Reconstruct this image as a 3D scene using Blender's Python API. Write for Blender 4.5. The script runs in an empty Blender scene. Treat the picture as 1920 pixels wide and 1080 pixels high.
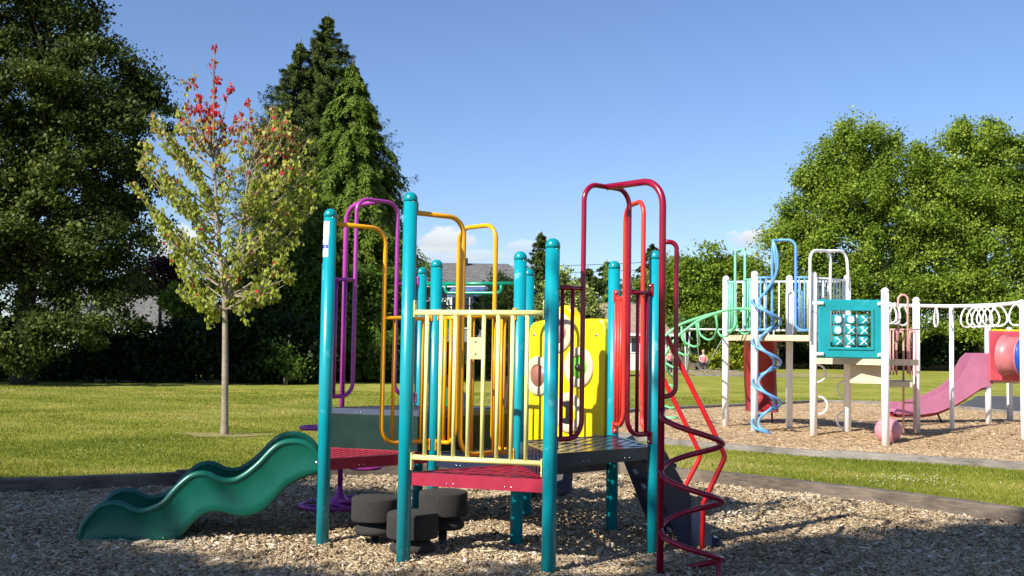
import bpy, math, random
import numpy as np
from mathutils import Vector, Matrix, Euler
rng = np.random.default_rng(7); random.seed(7)
C = bpy.context.scene.collection
SC = bpy.context.scene
# ---------------------------------------------------------------- camera
H = 1.386; F = 2050.0
cam = bpy.data.cameras.new('camera'); camo = bpy.data.objects.new('camera', cam); C.objects.link(camo)
RC = Matrix.Rotation(math.radians(90 + 3.177), 3, 'X') @ Matrix.Rotation(math.radians(0.9), 3, 'Z')
camo.location = (0, 0, H); camo.rotation_euler = RC.to_euler()
cam.sensor_width = 36; cam.lens = F / 1920 * 36; cam.clip_end = 6000; SC.camera = camo
CP = Vector((0, 0, H))
def ray(px, py): return RC @ Vector(((px - 960) / F, -(py - 540) / F, -1))
def at(px, py, Y):                      # point of the place at distance Y seen at a measured image position
    r = ray(px, py); return CP + r * (Y / r.y)
def onplane(px, py, p0, n):
    r = ray(px, py); n = Vector(n); return CP + r * ((Vector(p0) - CP).dot(n) / r.dot(n))
def onground(px, py, z=0.0):
    r = ray(px, py); return CP + r * ((z - H) / r.z)
def gz(x, y):                           # height of the ground
    return (-0.085 * np.exp(-(((x - 6.3) / 2.2) ** 2 + ((y - 17.0) / 1.6) ** 2))
            - 0.03 * np.exp(-(((x + 1.5) / 0.7) ** 2 + ((y - 7.4) / 0.5) ** 2))
            + 0.012 * np.sin(x * 1.3 + 0.5) * np.sin(y * 0.9 + 1.0) * np.clip((y - 2) / 6, 0, 1))
# ---------------------------------------------------------------- materials
def newmat(name):
    m = bpy.data.materials.new(name); m.use_nodes = True
    nt = m.node_tree; b = nt.nodes['Principled BSDF']; return m, nt, b
def N(nt, t, **kw):
    n = nt.nodes.new(t)
    for k, v in kw.items():
        if k in n.inputs: n.inputs[k].default_value = v
        else: setattr(n, k, v)
    return n
def ramp(nt, fac, stops, interp='LINEAR'):
    r = nt.nodes.new('ShaderNodeValToRGB'); r.color_ramp.interpolation = interp
    e = r.color_ramp.elements
    while len(e) < len(stops): e.new(0.5)
    for i, (p, c) in enumerate(stops):
        e[i].position = p; e[i].color = (c[0], c[1], c[2], 1)
    nt.links.new(fac, r.inputs[0]); return r.outputs[0]
def noise(nt, scale, detail=4, rough=0.55, coord='Object', vec=None, stretch=None):
    tc = nt.nodes.new('ShaderNodeTexCoord'); n = N(nt, 'ShaderNodeTexNoise', Scale=scale, Detail=detail, Roughness=rough)
    src = vec if vec else tc.outputs[coord]
    if stretch:
        mp = nt.nodes.new('ShaderNodeMapping'); mp.inputs['Scale'].default_value = stretch
        nt.links.new(src, mp.inputs[0]); src = mp.outputs[0]
    nt.links.new(src, n.inputs['Vector']); return n.outputs['Fac']
def bump(nt, b, h, strength=0.2, dist=0.01):
    n = N(nt, 'ShaderNodeBump', Strength=strength, Distance=dist)
    nt.links.new(h, n.inputs['Height']); nt.links.new(n.outputs[0], b.inputs['Normal'])
def paint(name, col, rough=0.32, var=0.12, wear=None, wscale=9.0, coat=0.0):
    m, nt, b = newmat(name)
    lo = tuple(c * (1 - var) for c in col); hi = tuple(min(1, c * (1 + var)) for c in col)
    c = ramp(nt, noise(nt, 3.5, 6), [(0.3, lo), (0.7, hi)])
    if wear:
        f = ramp(nt, noise(nt, wscale, 8, 0.7), [(0.60, (0, 0, 0)), (0.70, (1, 1, 1))])
        mx = nt.nodes.new('ShaderNodeMix'); mx.data_type = 'RGBA'
        nt.links.new(f, mx.inputs[0]); nt.links.new(c, mx.inputs[6]); mx.inputs[7].default_value = (*wear, 1); c = mx.outputs[2]
    nt.links.new(c, b.inputs['Base Color'])
    rr = nt.nodes.new('ShaderNodeMapRange'); rr.inputs[3].default_value = rough * 0.75; rr.inputs[4].default_value = rough * 1.35
    nt.links.new(noise(nt, 14, 5), rr.inputs[0]); nt.links.new(rr.outputs[0], b.inputs['Roughness'])
    bump(nt, b, noise(nt, 45, 3), 0.08, 0.003)
    b.inputs['Coat Weight'].default_value = coat
    return m
def foliage(name, stops, trans=0.35, rough=0.5):
    m, nt, b = newmat(name)
    a = N(nt, 'ShaderNodeAttribute', attribute_name='rnd')
    c = ramp(nt, a.outputs['Fac'], stops)
    nt.links.new(c, b.inputs['Base Color']); b.inputs['Roughness'].default_value = rough
    b.inputs['Specular IOR Level'].default_value = 0.14
    t = nt.nodes.new('ShaderNodeBsdfTranslucent'); nt.links.new(c, t.inputs[0])
    mx = nt.nodes.new('ShaderNodeMixShader'); mx.inputs[0].default_value = trans
    nt.links.new(b.outputs[0], mx.inputs[1]); nt.links.new(t.outputs[0], mx.inputs[2])
    nt.links.new(mx.outputs[0], nt.nodes['Material Output'].inputs[0]); return m
M = {}
M['teal'] = paint('teal_paint', (0.001, 0.255, 0.30), 0.30, 0.07, wear=(0.12, 0.42, 0.45), wscale=6)
M['tealcap'] = paint('teal_cap', (0.001, 0.235, 0.27), 0.22, 0.05)
M['crimson'] = paint('crimson_paint', (0.235, 0.001, 0.022), 0.25, 0.08)
M['scarlet'] = paint('sunlit_red_paint', (0.60, 0.030, 0.018), 0.38, 0.12, wear=(0.62, 0.22, 0.16), wscale=22)  # orange cast of the sunlit arch put into its red, with wear flecks
M['red'] = paint('red_paint', (0.60, 0.012, 0.012), 0.28, 0.1)
M['purple'] = paint('purple_paint', (0.36, 0.040, 0.29), 0.30, 0.08)
M['orange'] = paint('orange_yellow_paint', (0.78, 0.33, 0.002), 0.30, 0.07)
M['cream'] = paint('pale_yellow_paint', (0.82, 0.74, 0.25), 0.35, 0.06, wear=(0.45, 0.38, 0.14), wscale=16)
M['deckred'] = paint('red_deck_coating', (0.31, 0.010, 0.034), 0.42, 0.15, wear=(0.26, 0.06, 0.05), wscale=12)
M['deckblue'] = paint('dark_blue_deck_coating', (0.022, 0.030, 0.055), 0.22, 0.15)
M['slate'] = paint('slate_blue_edge', (0.055, 0.07, 0.11), 0.3, 0.1)
M['sheet'] = paint('dark_green_sheet', (0.012, 0.030, 0.024), 0.35, 0.25, wear=(0.018, 0.030, 0.026), wscale=5)
M['sheet'].node_tree.nodes['Principled BSDF'].inputs['Specular IOR Level'].default_value = 0.15
M['deckdull'] = paint('dull_dark_deck_coating', (0.016, 0.020, 0.032), 0.75, 0.15)
M['slide'] = paint('green_plastic', (0.001, 0.088, 0.056), 0.33, 0.22, wear=(0.012, 0.13, 0.09), wscale=4.5)
M['greentube'] = paint('green_paint', (0.001, 0.20, 0.11), 0.3, 0.08)
M['yellowplastic'] = paint('yellow_plastic', (0.84, 0.60, 0.002), 0.38, 0.06)
M['peach'] = paint('faded_peach_plastic', (0.58, 0.48, 0.32), 0.5, 0.08)
M['brownplastic'] = paint('brown_plastic', (0.30, 0.12, 0.08), 0.4, 0.1)
M['limeplastic'] = paint('lime_plastic', (0.12, 0.50, 0.02), 0.4, 0.1)
M['black'] = paint('black_plastic', (0.012, 0.014, 0.018), 0.4, 0.2)
M['rubber'] = paint('black_rubber', (0.024, 0.021, 0.018), 0.9, 0.3, wear=(0.055, 0.047, 0.038), wscale=34)
M['stem'] = paint('dark_steel', (0.02, 0.02, 0.02), 0.3, 0.2)
M['bolt'] = paint('steel_bolt', (0.55, 0.55, 0.55), 0.25, 0.1)
M['bolt'].node_tree.nodes['Principled BSDF'].inputs['Metallic'].default_value = 1.0
M['greychute'] = paint('dark_grey_plastic', (0.055, 0.048, 0.042), 0.45, 0.15)
M['white'] = paint('white_paint', (0.84, 0.84, 0.83), 0.35, 0.05)
M['mint'] = paint('mint_paint', (0.20, 0.62, 0.42), 0.4, 0.08)
M['grass_green_tube'] = paint('light_green_paint', (0.16, 0.55, 0.24), 0.4, 0.08)
M['sky_blue'] = paint('light_blue_paint', (0.11, 0.29, 0.58), 0.38, 0.08)
M['pink'] = paint('faded_pink_paint', (0.60, 0.29, 0.27), 0.45, 0.08)
M['pinkplastic'] = paint('faded_pink_plastic', (0.38, 0.13, 0.21), 0.45, 0.10)
M['ball'] = paint('pink_ball_plastic', (0.55, 0.22, 0.26), 0.45, 0.06)
M['maroon'] = paint('maroon_plastic', (0.26, 0.018, 0.020), 0.4, 0.15)
M['redplastic'] = paint('faded_red_plastic', (0.50, 0.07, 0.09), 0.42, 0.12)
M['tunnelpink'] = paint('faded_tunnel_plastic', (0.42, 0.13, 0.14), 0.4, 0.15)
M['blueplastic'] = paint('blue_plastic', (0.005, 0.06, 0.38), 0.35, 0.1)
M['tealplastic'] = paint('teal_plastic', (0.004, 0.24, 0.27), 0.38, 0.12, wear=(0.06, 0.33, 0.36), wscale=5)
M['beige'] = paint('beige_deck', (0.52, 0.43, 0.29), 0.6, 0.12, wear=(0.33, 0.27, 0.18), wscale=6)
M['paper'] = paint('white_label', (0.78, 0.78, 0.80), 0.5, 0.02)
M['bluelabel'] = paint('blue_label_print', (0.01, 0.04, 0.42), 0.5, 0.02)
M['greyink'] = paint('grey_label_print', (0.45, 0.45, 0.47), 0.5, 0.02)
M['orangelabel'] = paint('orange_label', (0.85, 0.35, 0.02), 0.5, 0.02)
M['galv'] = paint('galvanised_steel', (0.42, 0.42, 0.42), 0.4, 0.1)
M['skin'] = paint('skin', (0.60, 0.36, 0.26), 0.5, 0.04)
M['hair'] = paint('blonde_hair', (0.45, 0.30, 0.14), 0.6, 0.15)
M['pinkcloth'] = paint('pink_cloth', (0.75, 0.16, 0.25), 0.8, 0.08)
M['darkcloth'] = paint('dark_cloth', (0.012, 0.012, 0.018), 0.8, 0.1)
M['shoe'] = paint('white_shoe', (0.7, 0.7, 0.7), 0.6, 0.05)
M['glass'] = paint('window_glass', (0.02, 0.03, 0.045), 0.08, 0.1)
M['trim'] = paint('white_trim', (0.72, 0.72, 0.70), 0.6, 0.05)
M['greysiding'] = paint('grey_siding', (0.20, 0.20, 0.22), 0.7, 0.1)
M['whitesiding'] = paint('pale_siding', (0.55, 0.54, 0.50), 0.7, 0.08)
M['solar'] = paint('blue_grey_canopy', (0.09, 0.14, 0.26), 0.35, 0.1)
def shingle(name, a, b_, sc):
    m, nt, b = newmat(name)
    c1 = ramp(nt, noise(nt, sc, 5, 0.7, stretch=(1, 1, 3.0)), [(0.3, a), (0.7, b_)])
    nt.links.new(c1, b.inputs['Base Color']); b.inputs['Roughness'].default_value = 0.9
    bump(nt, b, noise(nt, sc * 2, 3, stretch=(1, 1, 3)), 0.6, 0.03); return m
M['shingle'] = shingle('grey_shingles', (0.055, 0.055, 0.055), (0.17, 0.165, 0.155), 3.5)
M['shinglebrown'] = shingle('brown_shingles', (0.17, 0.12, 0.08), (0.36, 0.27, 0.19), 3.5)
def wood(name, a, b_, axis_stretch, sc=6, rough=0.85):
    m, nt, b = newmat(name)
    f = noise(nt, sc, 8, 0.7, stretch=axis_stretch); f2 = noise(nt, 2.2, 4)
    mx = nt.nodes.new('ShaderNodeMath'); mx.operation = 'ADD'; nt.links.new(f, mx.inputs[0]); nt.links.new(f2, mx.inputs[1])
    c = ramp(nt, mx.outputs[0], [(0.30, a), (0.72, b_)]); mx.use_clamp = False
    m2 = nt.nodes.new('ShaderNodeMath'); m2.operation = 'MULTIPLY'; m2.inputs[1].default_value = 0.5; nt.links.new(mx.outputs[0], m2.inputs[0])
    c = ramp(nt, m2.outputs[0], [(0.36, a), (0.64, b_)])
    nt.links.new(c, b.inputs['Base Color']); b.inputs['Roughness'].default_value = rough
    bump(nt, b, f, 0.5, 0.01); return m
M['timber'] = wood('weathered_timber', (0.045, 0.032, 0.022), (0.19, 0.15, 0.11), (1.2, 1.2, 9))
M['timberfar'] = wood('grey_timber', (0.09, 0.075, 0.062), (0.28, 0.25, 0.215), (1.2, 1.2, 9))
M['fencewood'] = wood('fence_boards', (0.08, 0.06, 0.045), (0.20, 0.16, 0.125), (6, 6, 0.6), 4)
M['bark'] = wood('grey_brown_bark', (0.05, 0.042, 0.034), (0.15, 0.125, 0.10), (3, 3, 1.2), 5)
M['shadebark'] = wood('shaded_bark', (0.018, 0.015, 0.012), (0.055, 0.045, 0.036), (3, 3, 1.2), 5)  # shade on the oak trunk put into a darker bark colour
M['maplebark'] = wood('smooth_pale_bark', (0.13, 0.10, 0.07), (0.34, 0.28, 0.21), (3, 3, 10), 5)
# foliage
M['oak'] = foliage('oak_leaves', [(0.0, (0.018, 0.030, 0.006)), (0.5, (0.054, 0.078, 0.014)), (1.0, (0.15, 0.18, 0.035))], 0.25)
M['spruce'] = foliage('spruce_needles', [(0.0, (0.022, 0.036, 0.008)), (0.6, (0.055, 0.080, 0.015)), (1.0, (0.10, 0.130, 0.026))], 0.15)
M['cedar'] = foliage('cedar_sprays', [(0.0, (0.034, 0.062, 0.009)), (0.5, (0.090, 0.145, 0.017)), (1.0, (0.18, 0.24, 0.035))], 0.25)
M['maple'] = foliage('maple_leaves', [(0.0, (0.15, 0.20, 0.018)), (0.35, (0.36, 0.40, 0.05)), (0.58, (0.50, 0.46, 0.13)), (0.70, (0.42, 0.20, 0.09)), (0.82, (0.42, 0.035, 0.03)), (1.0, (0.60, 0.015, 0.045))], 0.45)
M['lime'] = foliage('bright_leaves', [(0.0, (0.060, 0.115, 0.010)), (0.5, (0.205, 0.290, 0.028)), (1.0, (0.42, 0.50, 0.09))], 0.42)
M['midgreen'] = foliage('green_leaves', [(0.0, (0.040, 0.080, 0.012)), (0.5, (0.090, 0.150, 0.020)), (1.0, (0.17, 0.22, 0.04))], 0.3)
M['paleshrub'] = foliage('pale_cypress', [(0.0, (0.14, 0.19, 0.045)), (0.5, (0.30, 0.36, 0.09)), (1.0, (0.46, 0.48, 0.16))], 0.3)
M['darkleaf'] = foliage('dark_hedge_leaves', [(0.0, (0.008, 0.016, 0.006)), (0.7, (0.020, 0.036, 0.010)), (1.0, (0.055, 0.075, 0.015))], 0.15)
M['plum'] = foliage('purple_plum_leaves', [(0.0, (0.025, 0.010, 0.012)), (0.6, (0.07, 0.025, 0.030)), (1.0, (0.14, 0.05, 0.05))], 0.25)
M['yellowshrub'] = foliage('yellow_green_leaves', [(0.0, (0.10, 0.15, 0.01)), (0.5, (0.25, 0.30, 0.02)), (1.0, (0.40, 0.42, 0.05))], 0.35)
M['blade'] = foliage('grass_blades', [(0.0, (0.105, 0.14, 0.012)), (0.42, (0.20, 0.228, 0.026)), (0.70, (0.31, 0.295, 0.055)), (1.0, (0.50, 0.41, 0.18))], 0.35)
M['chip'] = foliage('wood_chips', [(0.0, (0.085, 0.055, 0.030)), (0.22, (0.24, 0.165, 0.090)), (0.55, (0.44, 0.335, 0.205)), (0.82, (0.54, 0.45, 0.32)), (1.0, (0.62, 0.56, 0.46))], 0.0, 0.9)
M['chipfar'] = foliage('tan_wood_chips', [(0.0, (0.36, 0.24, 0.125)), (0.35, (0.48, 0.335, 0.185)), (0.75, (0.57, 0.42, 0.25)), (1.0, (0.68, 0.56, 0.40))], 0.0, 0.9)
M['petal'] = foliage('white_clover', [(0.0, (0.6, 0.6, 0.5)), (1.0, (0.8, 0.8, 0.75))], 0.3)
def groundmat(name, stops, scales, rough=0.95, bs=0.5, coord='Object'):
    m, nt, b = newmat(name)
    tot = None
    for sc, w in scales:
        f = noise(nt, sc, 6, 0.65, coord)
        mu = nt.nodes.new('ShaderNodeMath'); mu.operation = 'MULTIPLY'; mu.inputs[1].default_value = w; nt.links.new(f, mu.inputs[0])
        if tot is None: tot = mu.outputs[0]
        else:
            ad = nt.nodes.new('ShaderNodeMath'); ad.operation = 'ADD'; nt.links.new(tot, ad.inputs[0]); nt.links.new(mu.outputs[0], ad.inputs[1]); tot = ad.outputs[0]
    nt.links.new(ramp(nt, tot, stops), b.inputs['Base Color']); b.inputs['Roughness'].default_value = rough
    b.inputs['Specular IOR Level'].default_value = 0.1
    bump(nt, b, tot, bs, 0.05); return m
M['lawn'] = groundmat('lawn_turf', [(0.38, (0.12, 0.15, 0.016)), (0.46, (0.18, 0.195, 0.026)), (0.53, (0.265, 0.260, 0.042)), (0.61, (0.37, 0.31, 0.095))], [(0.35, 0.4), (1.6, 0.35), (22, 0.25)])
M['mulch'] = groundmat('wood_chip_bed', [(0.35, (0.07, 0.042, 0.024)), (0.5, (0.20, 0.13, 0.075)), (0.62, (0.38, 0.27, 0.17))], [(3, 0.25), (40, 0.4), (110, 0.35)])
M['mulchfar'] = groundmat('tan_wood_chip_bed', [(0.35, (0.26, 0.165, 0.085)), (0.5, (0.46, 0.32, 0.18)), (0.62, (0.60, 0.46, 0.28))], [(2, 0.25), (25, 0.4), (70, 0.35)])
M['asphalt'] = groundmat('asphalt', [(0.35, (0.06, 0.06, 0.065)), (0.65, (0.11, 0.11, 0.115))], [(1, 0.4), (60, 0.6)])
M['dirt'] = groundmat('bare_dirt', [(0.35, (0.20, 0.17, 0.06)), (0.65, (0.36, 0.29, 0.14))], [(3, 0.5), (50, 0.5)])
M['concrete'] = groundmat('pale_concrete', [(0.3, (0.34, 0.32, 0.29)), (0.7, (0.5, 0.48, 0.44))], [(1, 0.5), (20, 0.5)])
# ---------------------------------------------------------------- mesh builder
class MB:
    def __init__(s): s.v = []; s.f = []; s.sm = []
    def add(s, vs, fs, smooth=False):
        o = len(s.v); s.v += [tuple(v) for v in vs]; s.f += [tuple(i + o for i in f) for f in fs]; s.sm += [smooth] * len(fs); return s
    def box(s, c, size, R=None, bev=0.0):
        hx, hy, hz = (d / 2 for d in size); c = Vector(c)
        if bev <= 0:
            vs = [Vector((x, y, z)) for x in (-hx, hx) for y in (-hy, hy) for z in (-hz, hz)]
            fs = [(0, 1, 3, 2), (4, 6, 7, 5), (0, 4, 5, 1), (2, 3, 7, 6), (0, 2, 6, 4), (1, 5, 7, 3)]
            if R is not None: vs = [R @ v for v in vs]
            return s.add([v + c for v in vs], fs)
        b = bev; prof = [(-hx + b, -hy), (hx - b, -hy), (hx, -hy + b), (hx, hy - b), (hx - b, hy), (-hx + b, hy), (-hx, hy - b), (-hx, -hy + b)]
        rings = []
        for z, k in ((-hz, b), (-hz + b, 0), (hz - b, 0), (hz, b)):
            rings.append([Vector((math.copysign(abs(x) - (k if abs(x) > k else 0), x), math.copysign(abs(y) - (k if abs(y) > k else 0), y), z)) for x, y in prof])
        vs = [v for r in rings for v in r]
        if R is not None: vs = [R @ v for v in vs]
        fs = []
        for j in range(3):
            for i in range(8): fs.append((j * 8 + i, j * 8 + (i + 1) % 8, (j + 1) * 8 + (i + 1) % 8, (j + 1) * 8 + i))
        fs.append(tuple(range(7, -1, -1))); fs.append(tuple(range(24, 32)))
        return s.add([v + c for v in vs], fs)
    def tube(s, pts, r, n=12, closed=False, cap=True):
        P = [Vector(p) for p in pts]; k = len(P)
        rs = r if hasattr(r, '__len__') else [r] * k
        T = []
        for i in range(k):
            if closed: t = P[(i + 1) % k] - P[i - 1]
            else: t = P[min(i + 1, k - 1)] - P[max(i - 1, 0)]
            T.append(t.normalized() if t.length > 1e-9 else Vector((0, 0, 1)))
        ref = Vector((0, 0, 1)) if abs(T[0].z) < 0.9 else Vector((1, 0, 0))
        nrm = (ref - T[0] * ref.dot(T[0])).normalized(); vs = []
        for i in range(k):
            nrm = (nrm - T[i] * nrm.dot(T[i])).normalized(); bn = T[i].cross(nrm)
            for j in range(n):
                a = 2 * math.pi * j / n; vs.append(P[i] + (nrm * math.cos(a) + bn * math.sin(a)) * rs[i])
        fs = []
        for i in range(k if closed else k - 1):
            i2 = (i + 1) % k
            for j in range(n): fs.append((i * n + j, i * n + (j + 1) % n, i2 * n + (j + 1) % n, i2 * n + j))
        s.add(vs, fs, True)
        if cap and not closed: s.add([], []); o = len(s.v) - k * n; s.f += [tuple(o + j for j in range(n - 1, -1, -1)), tuple(o + (k - 1) * n + j for j in range(n))]; s.sm += [False, False]
        return s
    def lathe(s, c, prof, n=24, axis=None, smooth=True):
        c = Vector(c); q = Vector((0, 0, 1)).rotation_difference(Vector(axis).normalized()).to_matrix() if axis is not None else Matrix.Identity(3)
        vs = []
        for r, z in prof:
            for j in range(n):
                a = 2 * math.pi * j / n; vs.append(c + q @ Vector((r * math.cos(a), r * math.sin(a), z)))
        fs = []
        for i in range(len(prof) - 1):
            for j in range(n): fs.append((i * n + j, i * n + (j + 1) % n, (i + 1) * n + (j + 1) % n, (i + 1) * n + j))
        s.add(vs, fs, smooth)
        o = len(s.v) - len(vs)
        if prof[0][0] > 1e-6: s.f.append(tuple(o + j for j in range(n - 1, -1, -1))); s.sm.append(False)
        if prof[-1][0] > 1e-6: s.f.append(tuple(o + (len(prof) - 1) * n + j for j in range(n))); s.sm.append(False)
        return s
    def prism(s, poly, ext):
        a = [Vector(p) for p in poly]; e = Vector(ext); n = len(a)
        vs = a + [p + e for p in a]
        fs = [tuple(range(n - 1, -1, -1)), tuple(range(n, 2 * n))] + [(i, (i + 1) % n, (i + 1) % n + n, i + n) for i in range(n)]
        return s.add(vs, fs)
    def build(s, name, mat, parent=None, label=None):
        me = bpy.data.meshes.new(name); o = bpy.data.objects.new(name, me); C.objects.link(o)
        org = Vector((0, 0, 0))
        if parent is not None:
            o.parent = parent; org = Vector(parent.get('_o', (0, 0, 0)))
        o['_o'] = tuple(org)
        me.from_pydata([tuple(Vector(v) - org) for v in s.v], [], s.f); me.materials.append(mat)
        me.polygons.foreach_set('use_smooth', s.sm); me.validate(); me.update()
        if label: o['label'] = label
        return o
def fillet(pts, r, n=6, closed=False):
    P = [Vector(p) for p in pts]; out = [P[0]] if not closed else []
    rng_ = range(len(P)) if closed else range(1, len(P) - 1)
    for i in rng_:
        a, b, c = P[i - 1], P[i], P[(i + 1) % len(P)]
        u = (a - b); v = (c - b); lu, lv = u.length, v.length; u.normalize(); v.normalize()
        ang = u.angle(v)
        if ang > 3.1: out.append(b); continue
        d = min(r / math.tan(ang / 2), lu * 0.49, lv * 0.49); rr = d * math.tan(ang / 2)
        cen = b + (u + v).normalized() * (rr / math.sin(ang / 2))
        s0 = b + u * d - cen; s1 = b + v * d - cen; tot = s0.angle(s1); ax = s0.cross(s1).normalized()
        for k in range(n + 1): out.append(cen + Matrix.Rotation(tot * k / n, 3, ax) @ s0)
    if not closed: out.append(P[-1])
    return out
def spline(pts, k=8, closed=False):
    P = [Vector(p) for p in pts]; n = len(P); out = []
    for i in range(n if closed else n - 1):
        if closed: p0, p1, p2, p3 = P[i - 1], P[i], P[(i + 1) % n], P[(i + 2) % n]
        else: p0, p1, p2, p3 = P[max(i - 1, 0)], P[i], P[i + 1], P[min(i + 2, n - 1)]
        for j in range(k):
            t = j / k
            out.append(0.5 * ((2 * p1) + (p2 - p0) * t + (2 * p0 - 5 * p1 + 4 * p2 - p3) * t * t + (3 * p1 - p0 - 3 * p2 + p3) * t ** 3))
    if not closed: out.append(P[-1])
    return out
def tag(o, label=None, cat=None, group=None, kind=None):
    for k, v in (('label', label), ('category', cat), ('group', group), ('kind', kind)):
        if v: o[k] = v
    return o
def thing(name, loc, label, cat, group=None):
    o = bpy.data.objects.new(name, None); C.objects.link(o); o.location = loc; o['_o'] = tuple(loc)
    o.empty_display_size = 0.1
    return tag(o, label, cat, group)
def fastmesh(name, V, Fq, mat, rnd=None, parent=None, nper=4, smooth=False):
    V = np.asarray(V, dtype=np.float32).reshape(-1, 3)
    org = np.zeros(3)
    if parent is not None: org = np.array(parent.get('_o', (0, 0, 0)))
    V = V - org.astype(np.float32)
    me = bpy.data.meshes.new(name); nf = len(Fq)
    me.vertices.add(len(V)); me.vertices.foreach_set('co', V.ravel())
    me.loops.add(nf * nper); me.loops.foreach_set('vertex_index', np.asarray(Fq, dtype=np.int32).ravel())
    me.polygons.add(nf); me.polygons.foreach_set('loop_start', np.arange(0, nf * nper, nper, dtype=np.int32))
    me.polygons.foreach_set('loop_total', np.full(nf, nper, dtype=np.int32))
    me.update(calc_edges=True)
    if rnd is not None:
        a = me.attributes.new('rnd', 'FLOAT', 'FACE'); a.data.foreach_set('value', np.asarray(rnd, dtype=np.float32))
    me.materials.append(mat)
    if smooth: me.polygons.foreach_set('use_smooth', np.ones(nf, dtype=bool))
    o = bpy.data.objects.new(name, me); C.objects.link(o); o['_o'] = tuple(float(x) for x in org)
    if parent is not None: o.parent = parent
    return o
def unit(a): return a / (np.linalg.norm(a, axis=1, keepdims=True) + 1e-9)
def leaves(name, cen, direc, up, L, W, rnd, mat, parent=None):
    """diamond leaves: cen centre, direc long axis, up approximate normal"""
    d = unit(direc); s = unit(np.cross(d, up)); L = np.broadcast_to(L, (len(cen),))[:, None]; W = np.broadcast_to(W, (len(cen),))[:, None]
    V = np.stack([cen - d * L / 2, cen + s * W / 2 + d * L * 0.05, cen + d * L / 2, cen - s * W / 2 + d * L * 0.05], 1)
    return fastmesh(name, V.reshape(-1, 3), np.arange(len(cen) * 4).reshape(-1, 4), mat, rnd, parent)
# ================================================================ near play structure
L = 0.96; u = Vector((math.cos(math.radians(41.5)), math.sin(math.radians(41.5)), 0)) * L
v = Vector((-u.y, u.x, 0))
def rot(deg): return Vector((math.cos(math.radians(deg)), math.sin(math.radians(deg)), 0)) * L
pE = Vector((0.056, 7.65, 0)); pB = pE - u; pA = pB + v; pC = pE + rot(281.5); pD = pE + rot(341.5); pF = pE + u; pH = pE + v
pG = pF + v; pI = pH + rot(101.5); pJ = pA + rot(101.5) + Vector((0.022, 0, 0))
Z = Vector((0, 0, 1))
def at_z(p, z): return Vector((p.x, p.y, z))
play = thing('play_structure', (-0.2, 8.0, 0), 'multicoloured climbing structure with teal posts, arches and wavy green slide in the foreground wood chips', 'play structure')
def post(p, top, r, root, mat, capmat, hasbolt=True, low=-0.15, nm='post', lb=None):
    g = float(gz(p.x, p.y))
    m = MB(); m.lathe((p.x, p.y, 0), [(r, g + low), (r, top - r * 1.35)], 28)
    po = m.build(nm, mat, root, lb)
    prof = [(r * 1.045, top - r * 1.37), (r * 1.045, top - r * 1.05)] + [(r * 1.045 * math.cos(a), top - r * 1.05 + r * 1.05 * math.sin(a)) for a in [math.radians(k) for k in range(12, 91, 13)]]
    MB().lathe((p.x, p.y, 0), prof, 28).build('cap', capmat, po)
    if hasbolt:
        b = MB(); d = Vector((0.55, -0.84, 0)).normalized()
        b.lathe(Vector((p.x, p.y, top - r * 1.5)) + d * (r - 0.001), [(0.007, 0), (0.006, 0.003), (0.0, 0.004)], 10, d); b.build('screw', M['bolt'], po)
    return po
posts = {}
for nm_, p_, t_ in (('A', pA, 2.36), ('B', pB, 2.385), ('C', pC, 2.07), ('D', pD, 2.065), ('E', pE, 2.07), ('F', pF, 2.065), ('G', pG, 2.05), ('H', pH, 2.06), ('I', pI, 2.07), ('J', pJ, 2.07)):
    posts[nm_] = post(p_, t_, 0.0445, play, M['teal'], M['tealcap'])
# stickers on the left front post
def wraplabel(p, r, a0, a1, z0, z1, n=8):
    m = MB(); vs = []
    for k in range(n + 1):
        a = math.radians(a0 + (a1 - a0) * k / n)
        for z in (z0, z1): vs.append((p.x + math.cos(a) * r, p.y + math.sin(a) * r, z))
    return m.add(vs, [(2 * k, 2 * k + 2, 2 * k + 3, 2 * k + 1) for k in range(n)], True)
pa = posts['A']
wraplabel(pA, 0.0456, 196, 273, 2.155, 2.265).build('label', M['paper'], pa, 'white notice sticker, the upper one')
wraplabel(pA, 0.0456, 196, 268, 2.012, 2.150).build('label', M['paper'], pa, 'white sticker with blue band, the lower one')
wraplabel(pA, 0.0460, 196, 266, 2.072, 2.100).build('label_band', M['bluelabel'], pa)
for i in range(6):
    z = 2.25 - i * 0.015; wraplabel(pA, 0.0460, 205, 262 - (i * 7) % 20, z, z + 0.004, 6).build('label_line', M['greyink'], pa)
def textmesh(s, size, mat, name, loc, Rm, parent, extr=0.0):
    cu = bpy.data.curves.new(name, 'FONT'); cu.body = s; cu.size = size; cu.extrude = extr; cu.align_x = 'CENTER'; cu.align_y = 'CENTER'
    to = bpy.data.objects.new(name, cu); C.objects.link(to)
    dg = bpy.context.evaluated_depsgraph_get(); me = bpy.data.meshes.new_from_object(to.evaluated_get(dg))
    bpy.data.objects.remove(to); bpy.data.curves.remove(cu)
    org = Vector(parent.get('_o', (0, 0, 0)))
    me.transform(Rm.to_4x4()); me.transform(Matrix.Translation(Vector(loc) - org)); me.materials.clear(); me.materials.append(mat)
    o = bpy.data.objects.new(name, me); C.objects.link(o); o.parent = parent; o['_o'] = tuple(org); return o
def face_rot(n):   # text facing horizontal direction n
    n = Vector(n).normalized(); x = Z.cross(n).normalized(); return Matrix((x, Z, n)).transposed()
dA = Vector((math.cos(math.radians(236)), math.sin(math.radians(236)), 0))
textmesh('-5', 0.032, M['paper'], 'label_text', at_z(pA, 2.086) + dA * 0.0475, face_rot(dA), pa)
textmesh('OPEN', 0.018, M['greyink'], 'label_text', at_z(pA, 2.122) + dA * 0.0475, face_rot(dA), pa)
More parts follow.
